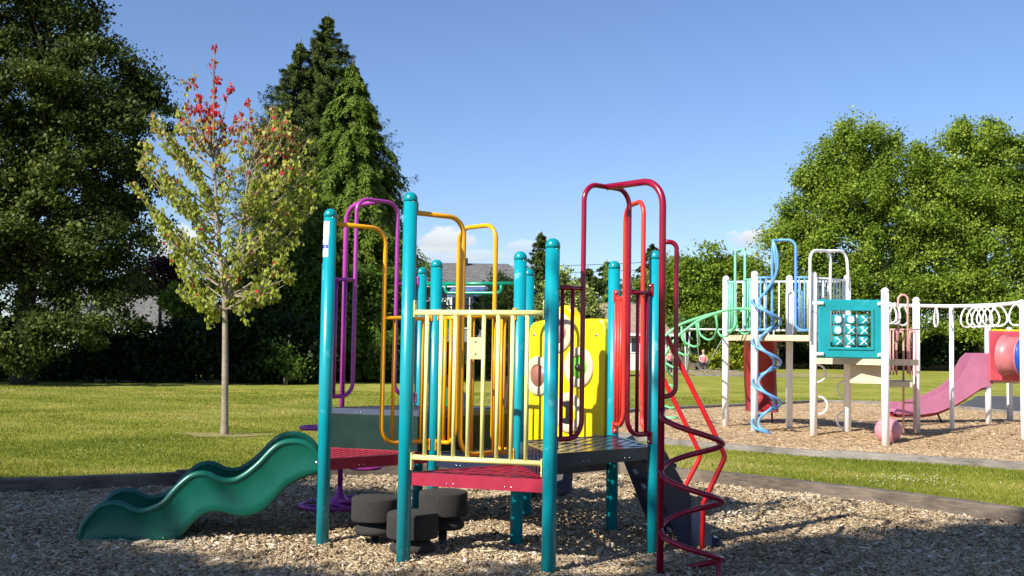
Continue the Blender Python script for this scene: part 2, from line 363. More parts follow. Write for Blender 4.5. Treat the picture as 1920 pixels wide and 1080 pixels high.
# ---- perforated decks
def clip_line(poly, n, c):
    """segment of line {p.n=c} inside convex polygon"""
    pts = []
    for i in range(len(poly)):
        a, b = poly[i], poly[(i + 1) % len(poly)]; da = a.dot(n) - c; db = b.dot(n) - c
        if da * db < 0: pts.append(a + (b - a) * (da / (da - db)))
    return pts if len(pts) == 2 else None
def inset(poly, d):
    cen = sum(poly, Vector((0, 0, 0))) / len(poly); out = []
    n = len(poly)
    for i in range(n):
        a, b, c = poly[i - 1], poly[i], poly[(i + 1) % n]
        e1 = (b - a).normalized(); e2 = (c - b).normalized(); n1 = Vector((-e1.y, e1.x, 0)); n2 = Vector((-e2.y, e2.x, 0))
        if n1.dot(cen - b) < 0: n1 = -n1
        if n2.dot(cen - b) < 0: n2 = -n2
        k = 1 + n1.dot(n2); out.append(b + (n1 + n2) * (d / k))
    return out
def deck(poly, z, mat, skirtmat, ang, depth=0.075, label=None, sp=0.078, bw=0.047):
    poly = [at_z(p, 0) for p in poly]; inn = inset(poly, 0.012)
    m = MB()
    core = inset(poly, 0.03)
    for k, da in enumerate((28, -28)):
        dr = Vector((math.cos(math.radians(ang + da)), math.sin(math.radians(ang + da)), 0)); nn = Vector((-dr.y, dr.x, 0))
        cs = [p.dot(nn) for p in core]; c = min(cs) + sp / 2
        while c < max(cs):
            sg = clip_line(core, nn, c)
            if sg and (sg[1] - sg[0]).length > 0.03:
                a, b = sg; zz = z - 0.004 - 0.003 * k
                Pm = [a - nn * bw / 2, b - nn * bw / 2, b + nn * bw / 2, a + nn * bw / 2]
                m.prism([at_z(p, zz - 0.010) for p in Pm], (0, 0, 0.010))
            c += sp
    dk = m.build('deck', mat, play, label)
    s = MB(); n = len(poly); outp = inset(poly, -0.002); inb = inset(poly, 0.028)
    for i in range(n):
        j = (i + 1) % n
        s.add([at_z(outp[i], z), at_z(outp[j], z), at_z(inb[j], z), at_z(inb[i], z), at_z(outp[i], z - depth), at_z(outp[j], z - depth), at_z(inset(poly, 0.004)[j], z - depth), at_z(inset(poly, 0.004)[i], z - depth),
               at_z(inb[i], z - 0.006), at_z(inb[j], z - 0.006)],
              [(0, 1, 2, 3), (1, 0, 4, 5), (4, 7, 6, 5), (3, 2, 9, 8), (8, 9, 6, 7)])
    sk = s.build('deck_frame', skirtmat, dk)
    for i in range(n):
        a, b = poly[i], poly[(i + 1) % n]; e = (b - a); nn = Vector((e.y, -e.x, 0)).normalized(); cen = sum(poly, Vector((0, 0, 0))) / n
        if nn.dot(a - cen) < 0: nn = -nn
        if nn.y > 0.2: continue
        for t in (0.30, 0.345, 0.70, 0.745): MB().lathe(at_z(a + e * t, z - depth * 0.72) + nn * 0.002, [(0.006, 0), (0.0045, 0.003), (0, 0.004)], 8, nn).build('rivet', M['bolt'], dk)
    return dk
deck([pB, pC, pE], 0.59, M['deckred'], M['deckred'], -15, 0.078, 'red triangular deck behind the pale yellow guard rail')
deck([pA, pH, pJ], 0.59, M['deckred'], M['deckred'], 41, 0.078, 'red triangular deck at the top of the green slide')
deck([pC, pD, pE], 0.75, M['deckblue'], M['deckblue'], 41, 0.085, 'dark blue triangular deck at the front right')
deck([pD, pF, pE], 0.75, M['deckblue'], M['deckblue'], 41, 0.085, 'dark blue triangular deck beside the ladder')
deck([pE, pF, pG, pH], 0.59, M['deckblue'], M['deckblue'], 41, 0.10, 'low dark blue square deck in the middle')
deck([pH, pG, pI], 0.90, M['deckdull'], M['slate'], 41, 0.042, 'high deck above the rear slide')
deck([pH, pI, pJ], 0.90, M['deckdull'], M['slate'], 101, 0.042, 'high deck behind the dark green riser panel')
# risers
def sheet(a, b, z0, z1, mat, nm, off=0.0, th=0.006, label=None, t0=0.0, t1=1.0):
    e = b - a; nn = Vector((e.y, -e.x, 0)).normalized()
    a2 = a + e * t0 + nn * off; b2 = a + e * t1 + nn * off
    return MB().prism([at_z(a2, z0), at_z(b2, z0), at_z(b2, z1), at_z(a2, z1)], nn * th).build(nm, mat, play, label)
sheet(pJ, pH, 0.592, 0.857, M['sheet'], 'riser_panel', 0.004, label='dark green scratched riser panel', t0=0.045, t1=0.955)
sheet(pH, pG, 0.592, 0.857, M['sheet'], 'riser_panel', 0.004, label='dark riser panel below the high deck', t0=0.045, t1=0.955)
m = MB()
for k in range(11):      # slotted riser between the low and the high blue decks
    t = 0.06 + k * 0.088
    for (a, b) in ((pC, pE), (pF, pE)):
        e = b - a; c = at_z(a + e * t, 0.63); m.box(c, (0.045, 0.006, 0.08), Matrix.Rotation(math.atan2(e.y, e.x), 3, 'Z'))
m.build('slotted_riser', M['deckblue'], play)
bar_h = MB()
def bracket(root, p, other, z, mat, r=0.0445, hgt=0.085, up=1):
    """flat plate hugging a post, with bolt"""
    d = (at_z(other, 0) - at_z(p, 0)).normalized(); side = Vector((d.y, -d.x, 0))
    if side.y > 0: side = -side
    q = at_z(p, z + up * 0.025) + d * (r + 0.004)
    R = Matrix((d, side, Z)).transposed()
    m = MB(); m.box(q, (0.007, 0.040, hgt), R, 0.002); o = m.build('bracket', mat, root)
    b = MB(); n = (d * 1)
    b.lathe(q + n * 0.0035 + Z * hgt * 0.3 * up, [(0.009, 0), (0.009, 0.006), (0.005, 0.011), (0, 0.012)], 10, n); b.build('bolt', M['bolt'], root)
def P2(a, b, t, z, off=0.0):
    e = b - a; nn = Vector((e.y, -e.x, 0)).normalized(); return at_z(a + e * t + nn * off, z)
def arch_panel(a, b, dk, mat, bals, root=play, t1=0.28, t2=0.72, rt=0.0165, rb=0.0125, ztop=1.69, zm=1.02, zb=0.085, name='arch_rail', label=None, rp=0.0445, fr=0.11, bm=None, Lab=None):
    Lr = (at_z(b, 0) - at_z(a, 0)).length; ta = rp / Lr; tb = 1 - ta
    path = [P2(a, b, ta, dk + zb), P2(a, b, t1, dk + zb), P2(a, b, t1, dk + ztop), P2(a, b, t2, dk + ztop), P2(a, b, t2, dk + zb), P2(a, b, tb, dk + zb)]
    path = [path[0]] + fillet(path, fr, 8)[1:]
    o = MB().tube(path, rt, 12).build(name, mat, root, label)
    for (x0, x1) in ((ta, t1), (t2, tb)):
        MB().tube([P2(a, b, x0, dk + zm), P2(a, b, x1, dk + zm)], rt * 0.92, 12).build('cross_bar', mat, o)
    for t in bals:
        MB().tube([P2(a, b, t, dk + zb + 0.002), P2(a, b, t, dk + zm - 0.004)], rb, 10).build('baluster', bm or mat, o)
    for (p, q) in ((a, b), (b, a)):
        bracket(o, p, q, dk + zm, mat, rp); bracket(o, p, q, dk + zb, mat, rp, up=-1)
    return o
arch_panel(pC, pD, 0.75, M['crimson'], (0.092, 0.184, 0.816, 0.908), label='tall crimson arch at the front of the blue deck')
arch_panel(pD, pF, 0.75, M['scarlet'], (0.092, 0.184, 0.80, 0.87, 0.935), label='sunlit scarlet arch above the ladder')
arch_panel(pJ, pI, 0.90, M['purple'], (0.092, 0.184, 0.816, 0.908), label='purple arch over the gap to the disc climber')
arch_panel(pE, pH, 0.59, M['orange'], (0.10, 0.19, 0.80, 0.87), label='orange yellow arch in the middle of the structure')
def half_arch(a, b, dk, mat, t, bals, label):
    ta = 0.046; rt = 0.0165
    path = [P2(a, b, ta, dk + 1.665), P2(a, b, t, dk + 1.665), P2(a, b, t, dk + 0.088), P2(a, b, 1 - ta, dk + 0.088)]
    o = MB().tube(fillet(path, 0.12, 8), rt, 12).build('half_arch_rail', mat, play, label)
    MB().tube([P2(a, b, t, dk + 1.012), P2(a, b, 1 - ta, dk + 1.012)], rt * 0.92, 12).build('cross_bar', mat, o)
    for x in bals: MB().tube([P2(a, b, x, dk + 0.09), P2(a, b, x, dk + 1.008)], 0.0125, 10).build('baluster', mat, o)
    bracket(o, a, b, dk + 1.665, mat); bracket(o, b, a, dk + 1.012, mat); bracket(o, b, a, dk + 0.088, mat, up=-1)
half_arch(pA, pH, 0.59, M['orange'], 0.50, (0.60, 0.69, 0.78, 0.873), 'orange yellow half arch starting high on the left front post')
half_arch(pB, pE, 0.59, M['orange'], 0.465, (0.563, 0.66, 0.764, 0.855), 'orange yellow half arch starting high on the tallest post')
# pale yellow guard rail B-C
o = MB().tube([P2(pB, pC, 0.05, 1.607, 0.0), P2(pB, pC, 0.952, 1.607)], 0.0185, 14).build('guard_rail', M['cream'], play, 'pale yellow guard rail with eight bars')
MB().tube([P2(pB, pC, 0.05, 0.688), P2(pB, pC, 0.952, 0.688)], 0.0175, 14).build('lower_rail', M['cream'], o)
def tpix(px, a, b):
    k = (px - 960) / F; e = b - a; return (k * a.y - a.x) / (e.x - k * e.y)
for i, px in enumerate((802, 829, 855, 881.5, 908.5, 935.5, 962.5, 990)):
    t = tpix(px, pB, pC); MB().tube([P2(pB, pC, t, 0.69), P2(pB, pC, t, 1.603)], 0.0128, 12).build('baluster', M['cream'], o)
t0, t1_ = tpix(883, pB, pC), tpix(907, pB, pC)
pl = MB().prism([P2(pB, pC, t0, 1.318, 0.004), P2(pB, pC, t1_, 1.318, 0.004), P2(pB, pC, t1_, 1.452, 0.004), P2(pB, pC, t0, 1.452, 0.004)], Vector(((pC - pB).y, -(pC - pB).x, 0)).normalized() * 0.006).build('plate', M['cream'], o)
nBC = Vector(((pC - pB).y, -(pC - pB).x, 0)).normalized()
for z in (1.348, 1.424): MB().lathe(P2(pB, pC, (t0 + t1_) / 2, z, 0.0104), [(0.007, 0), (0.006, 0.0005)], 12, nBC).build('screw_hole', M['black'], o)
for p, q, zz, up in ((pB, pC, 1.607, 1), (pC, pB, 1.607, 1), (pB, pC, 0.688, -1), (pC, pB, 0.688, -1)): bracket(o, p, q, zz, M['cream'], up=up, hgt=0.11)
# spiral climber in front of the crimson arch
nCD = Vector((0.663, -0.749, 0)); mCD = (pC + pD) / 2
q = mCD + nCD * 0.47
pth = [at_z(q, -0.2), at_z(q, 2.44), at_z(mCD, 2.44)]
o = MB().tube(fillet(pth, 0.16, 10), 0.0215, 16).build('spiral_climber', M['crimson'], play, 'crimson pole with a corkscrew tube climbing round it')
rh = 0.187; hc = Vector((q.x + rh - 0.004, q.y - 0.005, 0)); hel = []
z0, pit = 0.995, 0.345; n_t = 2.78
for k in range(int(n_t * 36) + 1):
    a = math.pi + 2 * math.pi * k / 36; hel.append((hc.x + rh * math.cos(a), hc.y + rh * math.sin(a) - 0.035 * max(0, -math.cos(a)) , z0 - pit * k / 36))
start = [(q.x + 0.010, q.y + 0.0, z0 + 0.045), (q.x + 0.03, q.y - 0.035, z0 + 0.04)]
MB().tube(spline([start[0]] + hel[0:1], 2)[:1] + hel, 0.0175, 12).build('corkscrew_tube', M['crimson'], o)
endp = Vector(hel[-1])
MB().tube([at_z(Vector((hc.x + rh * 0.80, hc.y - rh * 0.6, 0)), -0.15), (hc.x + rh * 0.80, hc.y - rh * 0.6, z0 - pit * 2.42)], 0.0165, 10).build('support_leg', M['crimson'], o)
gx = q + Vector((0.088, 0.01, 0))
MB().tube(fillet([at_z(q, 2.055), at_z(gx, 2.055), at_z(gx, 1.125), at_z(q, 1.105)], 0.06, 8), 0.0150, 12).build('grip_loop', M['crimson'], o)
# ladder on the right
dO = Vector((math.cos(math.radians(11.5)), math.sin(math.radians(11.5)), 0))
lad = MB(); st = []
base = [(-0.02, 0.70), (0.10, 0.765), (0.60, -0.06), (0.30, -0.06)]
sideN = Vector((-dO.y, dO.x, 0))
for s_, p_ in ((0, pD + sideN * 0.17), (1, pF - sideN * 0.17)):
    w = MB(); w.prism([at_z(p_ + dO * x, z) for x, z in base], sideN * 0.014 * (1 if s_ == 0 else -1))
    st.append(w)
ladder = st[0].build('ladder', M['deckblue'], play, 'dark blue ladder with bent red handrails')
st[1].build('stringer', M['deckblue'], ladder)
for k in range(4):
    z = 0.60 - k * 0.17; x = 0.17 + k * 0.105
    MB().box(at_z((pD + pF) / 2 + dO * x, z), (0.12, L - 0.37, 0.03), Matrix((dO, sideN, Z)).transposed(), 0.006).build('step', M['deckblue'], ladder)
hp = [(1250, 630), (1266, 664), (1345, 823), (1360, 856), (1319, 943), (1316, 1040)]
for (Y, pts, nm2) in ((7.50, hp, 1), (8.35, [(1216, 652), (1232, 686), (1303, 830), (1314, 855), (1278, 925), (1275, 1000)], 2)):
    w = [at(px, py, Y) for px, py in pts]
    if nm2 == 2: w[-1].z = -0.05
    MB().tube(fillet(w, 0.07, 7), 0.0175, 12).build('handrail', M['red'], ladder)
# yellow activity panel between G and F
nGF = Vector(((pF - pG).y, -(pF - pG).x, 0)).normalized()          # faces the viewer side
if nGF.y > 0: nGF = -nGF
def PG(t, z, off=0.0): return at_z(pG + (pF - pG) * t + nGF * off, z)
outl = [(0.06, 0.62), (0.94, 0.62), (0.945, 1.55), (0.93, 1.60), (0.90, 1.625), (0.66, 1.625), (0.60, 1.645), (0.55, 1.70), (0.50, 1.735), (0.44, 1.735), (0.38, 1.70), (0.33, 1.645), (0.27, 1.625), (0.11, 1.60), (0.075, 1.575), (0.06, 1.52)]
yp = MB(); front = [PG(t, z, 0.036) for t, z in outl]
cz, ct = 1.15, 0.5
inn_ = [PG(ct + (t - ct) * 0.965, cz + (z - cz) * 0.972, 0.046) for t, z in outl]
back = [PG(t, z, -0.040) for t, z in outl]; n = len(outl)
yp.add(back + front + inn_, [tuple(range(n - 1, -1, -1))] + [(i, (i + 1) % n, n + (i + 1) % n, n + i) for i in range(n)] + [(n + i, n + (i + 1) % n, 2 * n + (i + 1) % n, 2 * n + i) for i in range(n)] + [tuple(range(2 * n, 3 * n))])
yp = yp.build('activity_panel', M['yellowplastic'], play, 'bright yellow play panel with round spinners')
for (t, z, cmat, kind) in ((0.43, 1.52, 'brownplastic', 0), (0.67, 1.25, 'limeplastic', 1), (0.19, 1.17, 'brownplastic', 0), (0.56, 0.895, 'yellowplastic', 2)):
    c = PG(t, z, 0.046)
    MB().lathe(c, [(0.158, 0), (0.158, 0.010), (0.148, 0.018), (0.098, 0.018), (0.088, 0.012), (0.088, 0.002)], 36, nGF).build('spinner_ring', M['peach'], yp)
    w = MB().lathe(c + nGF * 0.001, [(0.088, 0), (0.086, 0.007), (0.0, 0.010)], 30, nGF).build('spinner_disc', M[cmat], yp)
    if kind == 1:
        MB().lathe(c + nGF * 0.009, [(0.026, 0), (0.024, 0.018), (0.012, 0.026), (0, 0.028)], 16, nGF).build('knob', M['black'], yp)
    if kind == 2:
        w2 = MB(); sx = (pF - pG).normalized()
        R_ = Matrix((sx, nGF, Z)).transposed()
        w2.box(c + nGF * 0.014, (0.05, 0.016, 0.16), R_, 0.006); w2.box(c + nGF * 0.016 + Z * 0.065, (0.10, 0.015, 0.045), R_, 0.006); w2.box(c + nGF * 0.016 - Z * 0.065, (0.10, 0.015, 0.045), R_, 0.006)
        w2.build('spinner_handle', M['black'], yp)
for t, z in ((0.86, 1.50), (0.13, 1.50), (0.13, 1.15), (0.86, 0.74)): MB().lathe(PG(t, z, 0.046), [(0.013, 0), (0.012, 0.003), (0.006, 0.004), (0, 0.001)], 14, nGF).build('screw', M['bolt'], yp)
MB().box(P2(pE, pF, 0.03, 1.655) + Vector((-0.045, -0.03, 0)), (0.022, 0.005, 0.06)).build('warning_label', M['orangelabel'], posts['E'])
# wavy green slide
sd = Vector((-math.cos(math.radians(11.5)), -math.sin(math.radians(11.5)), 0)); sn = Vector((-sd.y, sd.x, 0))   # sn points away from the viewer?
if sn.y < 0: sn = -sn
mAJ = (pA + pJ) / 2; wn = mAJ - sn * 0.34
rim_px = [(1722, 330), (1690, 280), (1640, 215), (1580, 180), (1500, 170), (1420, 190), (1360, 235), (1300, 300), (1240, 355), (1180, 400), (1120, 430), (1060, 437), (1000, 425), (940, 395), (880, 388), (820, 405), (760, 450), (700, 510), (650, 570), (600, 605), (540, 630), (480, 642), (420, 632), (360, 600), (300, 588), (240, 595), (190, 620), (130, 680), (90, 740), (72, 810), (80, 885)]
bot_px = [(120, 893), (160, 890), (250, 870), (350, 865), (420, 865), (470, 880), (560, 890), (650, 880), (720, 845), (780, 790), (840, 720), (910, 670), (980, 652), (1060, 662), (1130, 680), (1200, 683), (1280, 660), (1350, 610), (1410, 545), (1460, 490), (1520, 450), (1600, 415), (1722, 378)]
def sl(p): return onplane(130 + p[0] / 3.6, 780 + p[1] / 3.6, wn, sn)
rim = [sl(p) for p in rim_px]; bot = [sl(p) for p in bot_px]
rim = spline(rim, 3); bot = spline(bot, 3)
def wall(off, th, nm, parent):
    m = MB(); poly = [p + sn * off for p in bot] + [p + sn * off for p in reversed(rim)][::-1] if False else None
    # strip between bottom and rim, sampled by horizontal run
    def samp(curve, x):
        ds = [((p - mAJ).dot(sd), p.z) for p in curve]; ds.sort(); xs = [d for d, _ in ds]; zs = [z for _, z in ds]
        return float(np.interp(x, xs, zs))
    xs0 = max(min((p - mAJ).dot(sd) for p in rim), min((p - mAJ).dot(sd) for p in bot)); xs1 = max((p - mAJ).dot(sd) for p in rim) - 0.004
    K = 110; A_, B_, C_, D_ = [], [], [], []
    vs = []; 
    for k in range(K + 1):
        x = xs0 + (xs1 - xs0) * k / K; zb_ = samp(bot, x); zr = max(samp(rim, x), zb_ + 0.02)
        p = wn + sd * (x); p = at_z(p, 0)
        zm = [zb_, zb_ + 0.02] + [zb_ + 0.02 + (zr - 0.03 - zb_) * j / 5 for j in range(1, 6)] + [zr]
        insetb = [0.012, 0.0, 0.004, 0.010, 0.012, 0.010, 0.004, 0.0]
        for z_, io in zip(zm, insetb): vs.append(p + sn * (off + io) + Z * z_)
        for z_, io in zip(zm[::-1], insetb[::-1]): vs.append(p + sn * (off + th - io) + Z * z_)
    fs = []
    for k in range(K):
        for j in range(16): fs.append((k * 16 + j, k * 16 + (j + 1) % 16, (k + 1) * 16 + (j + 1) % 16, (k + 1) * 16 + j))
    fs.append(tuple(range(15, -1, -1))); fs.append(tuple(K * 16 + j for j in range(16)))
    m.add(vs, fs, True); return m, samp, xs0, xs1
m1, samp, xs0, xs1 = wall(0, 0.045, 'slide', play)
slide = m1.build('slide', M['slide'], play, 'wavy green plastic slide with high side walls')
wall(0.665, 0.045, 'side_wall', slide)[0].build('side_wall', M['slide'], slide)
mm = MB(); vs = []; K = 80
for k in range(K + 1):
    x = xs0 + (xs1 - 0.01 - xs0) * k / K; zb_ = samp(bot, x) + 0.035
    zb_ = max(zb_, 0.05)
    for j in range(7):
        s_ = j / 6; vs.append(at_z(wn + sd * x + sn * (0.04 + 0.63 * s_), zb_ + 0.05 * (abs(2 * s_ - 1) ** 3)))
mm.add(vs, [(k * 7 + j, k * 7 + j + 1, (k + 1) * 7 + j + 1, (k + 1) * 7 + j) for k in range(K) for j in range(6)], True).build('slide_bed', M['slide'], slide)
for off in (0.020, 0.690):
    MB().tube([p + sn * off - Z * 0.006 for p in rim], 0.024, 12).build('rim', M['slide'], slide)
for (px, py) in ((595, 868), (158, 1022)):
    c = onplane(px, py, wn, sn); MB().lathe(c - sn * 0.001, [(0.016, 0), (0.015, 0.008), (0.008, 0.010), (0, 0.010)], 14, -sn).build('bolt', M['bolt'], slide)
# rear slide
sp = spline([(-0.30, 9.22, .90), (-0.22, 9.55, .83), (-0.10, 9.95, .60), (0.05, 10.15, .42), (0.20, 10.20, .22), (0.34, 10.12, .08), (0.42, 10.06, .06)], 8)
m = MB(); prof = [(-0.25, 0.26), (-0.27, 0.26), (-0.29, 0.24), (-0.27, -0.02), (-0.2, -0.06), (0.2, -0.06), (0.27, -0.02), (0.29, 0.24), (0.27, 0.26), (0.25, 0.26), (0.22, 0.03), (0.15, 0), (-0.15, 0), (-0.22, 0.03)]
vs = []; K = len(sp); n = len(prof)
for i, p in enumerate(sp):
    t = (sp[min(i + 1, K - 1)] - sp[max(i - 1, 0)]); t.z = 0; t.normalize(); s_ = Vector((t.y, -t.x, 0))
    for a, b in prof: vs.append(p + s_ * a + Z * b)
m.add(vs, [(i * n + j, i * n + (j + 1) % n, (i + 1) * n + (j + 1) % n, (i + 1) * n + j) for i in range(K - 1) for j in range(n)] + [tuple(range(n)), tuple((K - 1) * n + j for j in range(n - 1, -1, -1))], True)
rs = m.build('rear_slide', M['greychute'], play, 'dark grey curved slide ending behind the front post')
MB().tube([P2(pG, pI, 0.05, 1.925), P2(pG, pI, 0.95, 1.925)], 0.017, 12).build('slide_hood', M['greentube'], rs)
MB().tube(fillet([P2(pG, pI, 0.24, 1.915, -0.03), P2(pG, pI, 0.24, 1.845, -0.03), P2(pG, pI, 0.76, 1.845, -0.03), P2(pG, pI, 0.76, 1.915, -0.03)], 0.05, 6), 0.015, 12).build('hood_bar', M['greentube'], rs)
for t in (0.10, 0.90): MB().tube([P2(pG, pI, t, 1.92), P2(pG, pI, t, 0.93)], 0.014, 12).build('hood_side_bar', M['greentube'], rs)
MB().box(at(840, 748, 9.35), (0.03, 0.25, 0.20)).build('hood_side', M['greentube'], rs)
# purple pole with discs
nJI = v.normalized(); mJI = (pJ + pI) / 2; q2 = mJI + nJI * 0.47
o = MB().tube(fillet([at_z(q2, -0.2), at_z(q2, 2.585), at_z(mJI, 2.585)], 0.16, 10), 0.0215, 16).build('disc_climber', M['purple'], play, 'purple pole with ring shaped foot discs')
for (dx, dy, z, r_) in ((-0.21, 0.0, 0.69, 0.13), (0.22, -0.05, 0.37, 0.13), (-0.03, -0.12, 0.06, 0.28), (0.13, 0.05, 0.085, 0.16)):
    c = at_z(q2 + Vector((dx, dy, 0)), z)
    ring = [c + Vector((math.cos(a) * r_, math.sin(a) * r_, 0)) for a in [2 * math.pi * k / 40 for k in range(40)]]
    w = MB().tube(ring, 0.017, 10, closed=True)
    for a in (0.3, 1.35, 2.4): w.tube([c + Vector((math.cos(a) * r_, math.sin(a) * r_, 0)), c - Vector((math.cos(a) * r_, math.sin(a) * r_, 0))], 0.010, 8)
    w.build('foot_ring', M['purple'], o)
MB().lathe(at_z(q2, 0), [(0.17, 0.035), (0.12, 0.055), (0.05, 0.11), (0.028, 0.17), (0.0225, 0.2)], 24).build('flared_foot', M['purple'], o)
# stepping pods
for (x, y, zt, r_, lb) in ((-0.45, 7.60, 0.400, 0.168, 'tallest black rubber stepping pod, right of the tall post'), (-0.632, 7.30, 0.297, 0.170, 'lowest black rubber stepping pod, partly hidden by the tall post'), (-0.93, 7.74, 0.335, 0.170, 'left black rubber stepping pod, beside the left front post')):
    t = thing('stepping_pod', (x, y, float(gz(x, y))), lb, 'stepping pod', 'black rubber stepping pods')
    MB().lathe((x, y, 0), [(0.09, zt - 0.165), (r_ * 0.985, zt - 0.160), (r_, zt - 0.150), (r_, zt - 0.018), (r_ * 0.985, zt - 0.006), (r_ * 0.94, zt), (0.0, zt + 0.003)], 40).build('pod_top', M['rubber'], t)
    MB().lathe((x, y, 0), [(0.10, zt - 0.167), (0.145, zt - 0.215), (0.15, zt - 0.235), (0.135, zt - 0.252), (0.04, zt - 0.262)][::-1], 32).build('pod_collar', M['rubber'], t)
    MB().lathe((x, y, 0), [(0.030, -0.1), (0.030, zt - 0.26)], 18).build('stem', M['stem'], t)
# ================================================================ far play structure (white posts)
q1 = Vector((4.02, 20.5, 0)); q2_ = Vector((4.27, 19.2, 0)); q3 = Vector((5.11, 20.1, 0)); q4 = Vector((5.22, 18.9, 0)); q5 = Vector((6.02, 19.6, 0)); q6 = Vector((6.05, 17.7, 0)); q7 = Vector((7.28, 19.66, 0))
far = thing('white_post_play_structure', (5.5, 19.2, 0), 'white posted play structure with teal noughts and crosses panel and blue spiral climber', 'play structure')
for p, t in ((q1, 2.82), (q2_, 2.82), (q3, 2.82), (q4, 2.80), (q5, 2.81), (q6, 2.47), (q7, 2.43)): post(p, t, 0.062, far, M['white'], M['white'], False)
MB().box(at_z(q4, 2.1) + Vector((-0.01, -0.0625, 0)), (0.08, 0.002, 0.03)).build('sticker', M['greyink'], far)
dkm = MB()
def slab(poly, z, th, mat, nm, root, label=None, ins=0.0):
    a = [at_z(p, z - th) for p in inset([at_z(p, 0) for p in poly], ins)]
    return MB().prism(a, (0, 0, th)).build(nm, mat, root, label)
slab([q1, q2_, q4, q5, q3 + Vector((0.3, 0.6, 0))], 1.70, 0.10, M['beige'], 'deck', far, 'beige upper deck')
q8 = q6 + (q5 - q4) * 1.0
slab([q4, q6, q8, q5], 1.31, 0.10, M['beige'], 'deck', far, 'beige middle deck below the noughts and crosses panel')
# plywood riser below
MB().prism([at_z(q6 + Vector((-0.34, 0.75, 0)), 0.90), at_z(q6 + Vector((0.10, 0.35, 0)), 0.90), at_z(q6 + Vector((0.10, 0.35, 0)), 1.20), at_z(q6 + Vector((-0.34, 0.75, 0)), 1.20)], (0.01, 0.02, 0)).build('riser_panel', M['beige'], far)
slab([q6 + Vector((0.25, 0.5, 0)), q6 + Vector((0.62, 0.5, 0)), q7 + Vector((-0.1, -0.1, 0)), q7 + Vector((-0.7, 0, 0))], 0.94, 0.09, M['beige'], 'deck', far, 'low transfer deck beside the pink ladder')
def barrier(a, b, dk, mat, n, root=far, t0=0.05, t1=0.95, zt=1.0, r=0.014, label=None, zb=0.1):
    o = MB().tube([P2(a, b, t0, dk + zt), P2(a, b, t1, dk + zt)], 0.020, 10).build('guard_rail', mat, root, label)
    MB().tube([P2(a, b, t0, dk + zb), P2(a, b, t1, dk + zb)], 0.020, 10).build('lower_rail', mat, o)
    for k in range(n):
        t = t0 + (t1 - t0) * (k + 1) / (n + 1); MB().tube([P2(a, b, t, dk + zb), P2(a, b, t, dk + zt)], r, 8).build('baluster', mat, o)
    return o
kw = dict(rt=0.024, rb=0.016, rp=0.062, root=far, fr=0.14)
arch_panel(q1, q2_, 1.70, M['mint'], (0.07, 0.15, 0.23, 0.77, 0.85, 0.93), ztop=1.55, zm=0.98, t1=0.33, t2=0.67, label='mint green arch above the arched ladder', **kw)
arch_panel(q2_, q4, 1.70, M['sky_blue'], (0.10, 0.20, 0.76, 0.85), ztop=1.66, zm=1.0, t1=0.30, t2=0.70, label='blue arch above the spiral climber', **kw)
wa = barrier(q4, q5, 1.70, M['white'], 9, label='white guard rail at the back of the middle deck')
MB().tube(fillet([at(1519, 640, 18.8), at(1519, 470, 18.8), at(1557, 470, 19.2), at(1557, 640, 19.2)], 0.17, 8), 0.026, 10).build('arch_rail', M['white'], far, 'white arch, the left of two')
wp = MB().tube(fillet([at(1538, 471, 19.1), at(1587, 470, 19.5), at(1592, 540, 19.5)], 0.2, 8), 0.026, 10).build('arch_rail', M['white'], far, 'white arch, the right of two')
barrier(q1, q3, 1.70, M['white'], 7, label='white guard rail on the back of the upper deck')
barrier(q3, q3 + Vector((0.9, -0.2, 0)), 1.70, M['white'], 5)
for px in (1484, 1500):   # white and blue loops of the back panel
    MB().tube(fillet([at(px - 9, 640 - 15, 20.0), at(px - 9, 545, 20.0), at(px + 4, 545, 20.0), at(px + 4, 640 - 15, 20.0)], 0.05, 5), 0.016, 8).build('grip_loop', M['white'] if px < 1490 else M['sky_blue'], far)
# blue spiral
sc = at_z(Vector(onground(1432, 822)), 0); sc = Vector((4.43, 19.0, 0)); 
w = None
for r_, ph in ((0.245, 0.0), (0.13, 0.0)):
    hel = []
    for k in range(0, int(3.35 * 24) + 1):
        a = math.pi * 0.5 + 2 * math.pi * k / 24 + ph
        hel.append((sc.x + r_ * math.cos(a), sc.y + r_ * math.sin(a), 2.42 - 0.70 * k / 24))
    top = spline([P2(q2_, q4, 0.30 if r_ > .2 else 0.42, 3.32 if r_ > 0.2 else 3.34, 0.0), (sc.x + 0.12, sc.y + 0.02, 3.33), (sc.x + 0.13 + 0.04 * (r_ > .2), sc.y - 0.05, 3.1), (sc.x + 0.16, sc.y - 0.02, 2.75), hel[0]], 6)[:-1]
    mm = MB().tube(top + hel + [(sc.x + 0.15, sc.y - 0.1, -0.05)], 0.024, 10)
    if w is None: w = mm.build('spiral_climber', M['sky_blue'], far, 'light blue double spiral climber in front of a white post')
    else: mm.build('inner_spiral', M['sky_blue'], w)
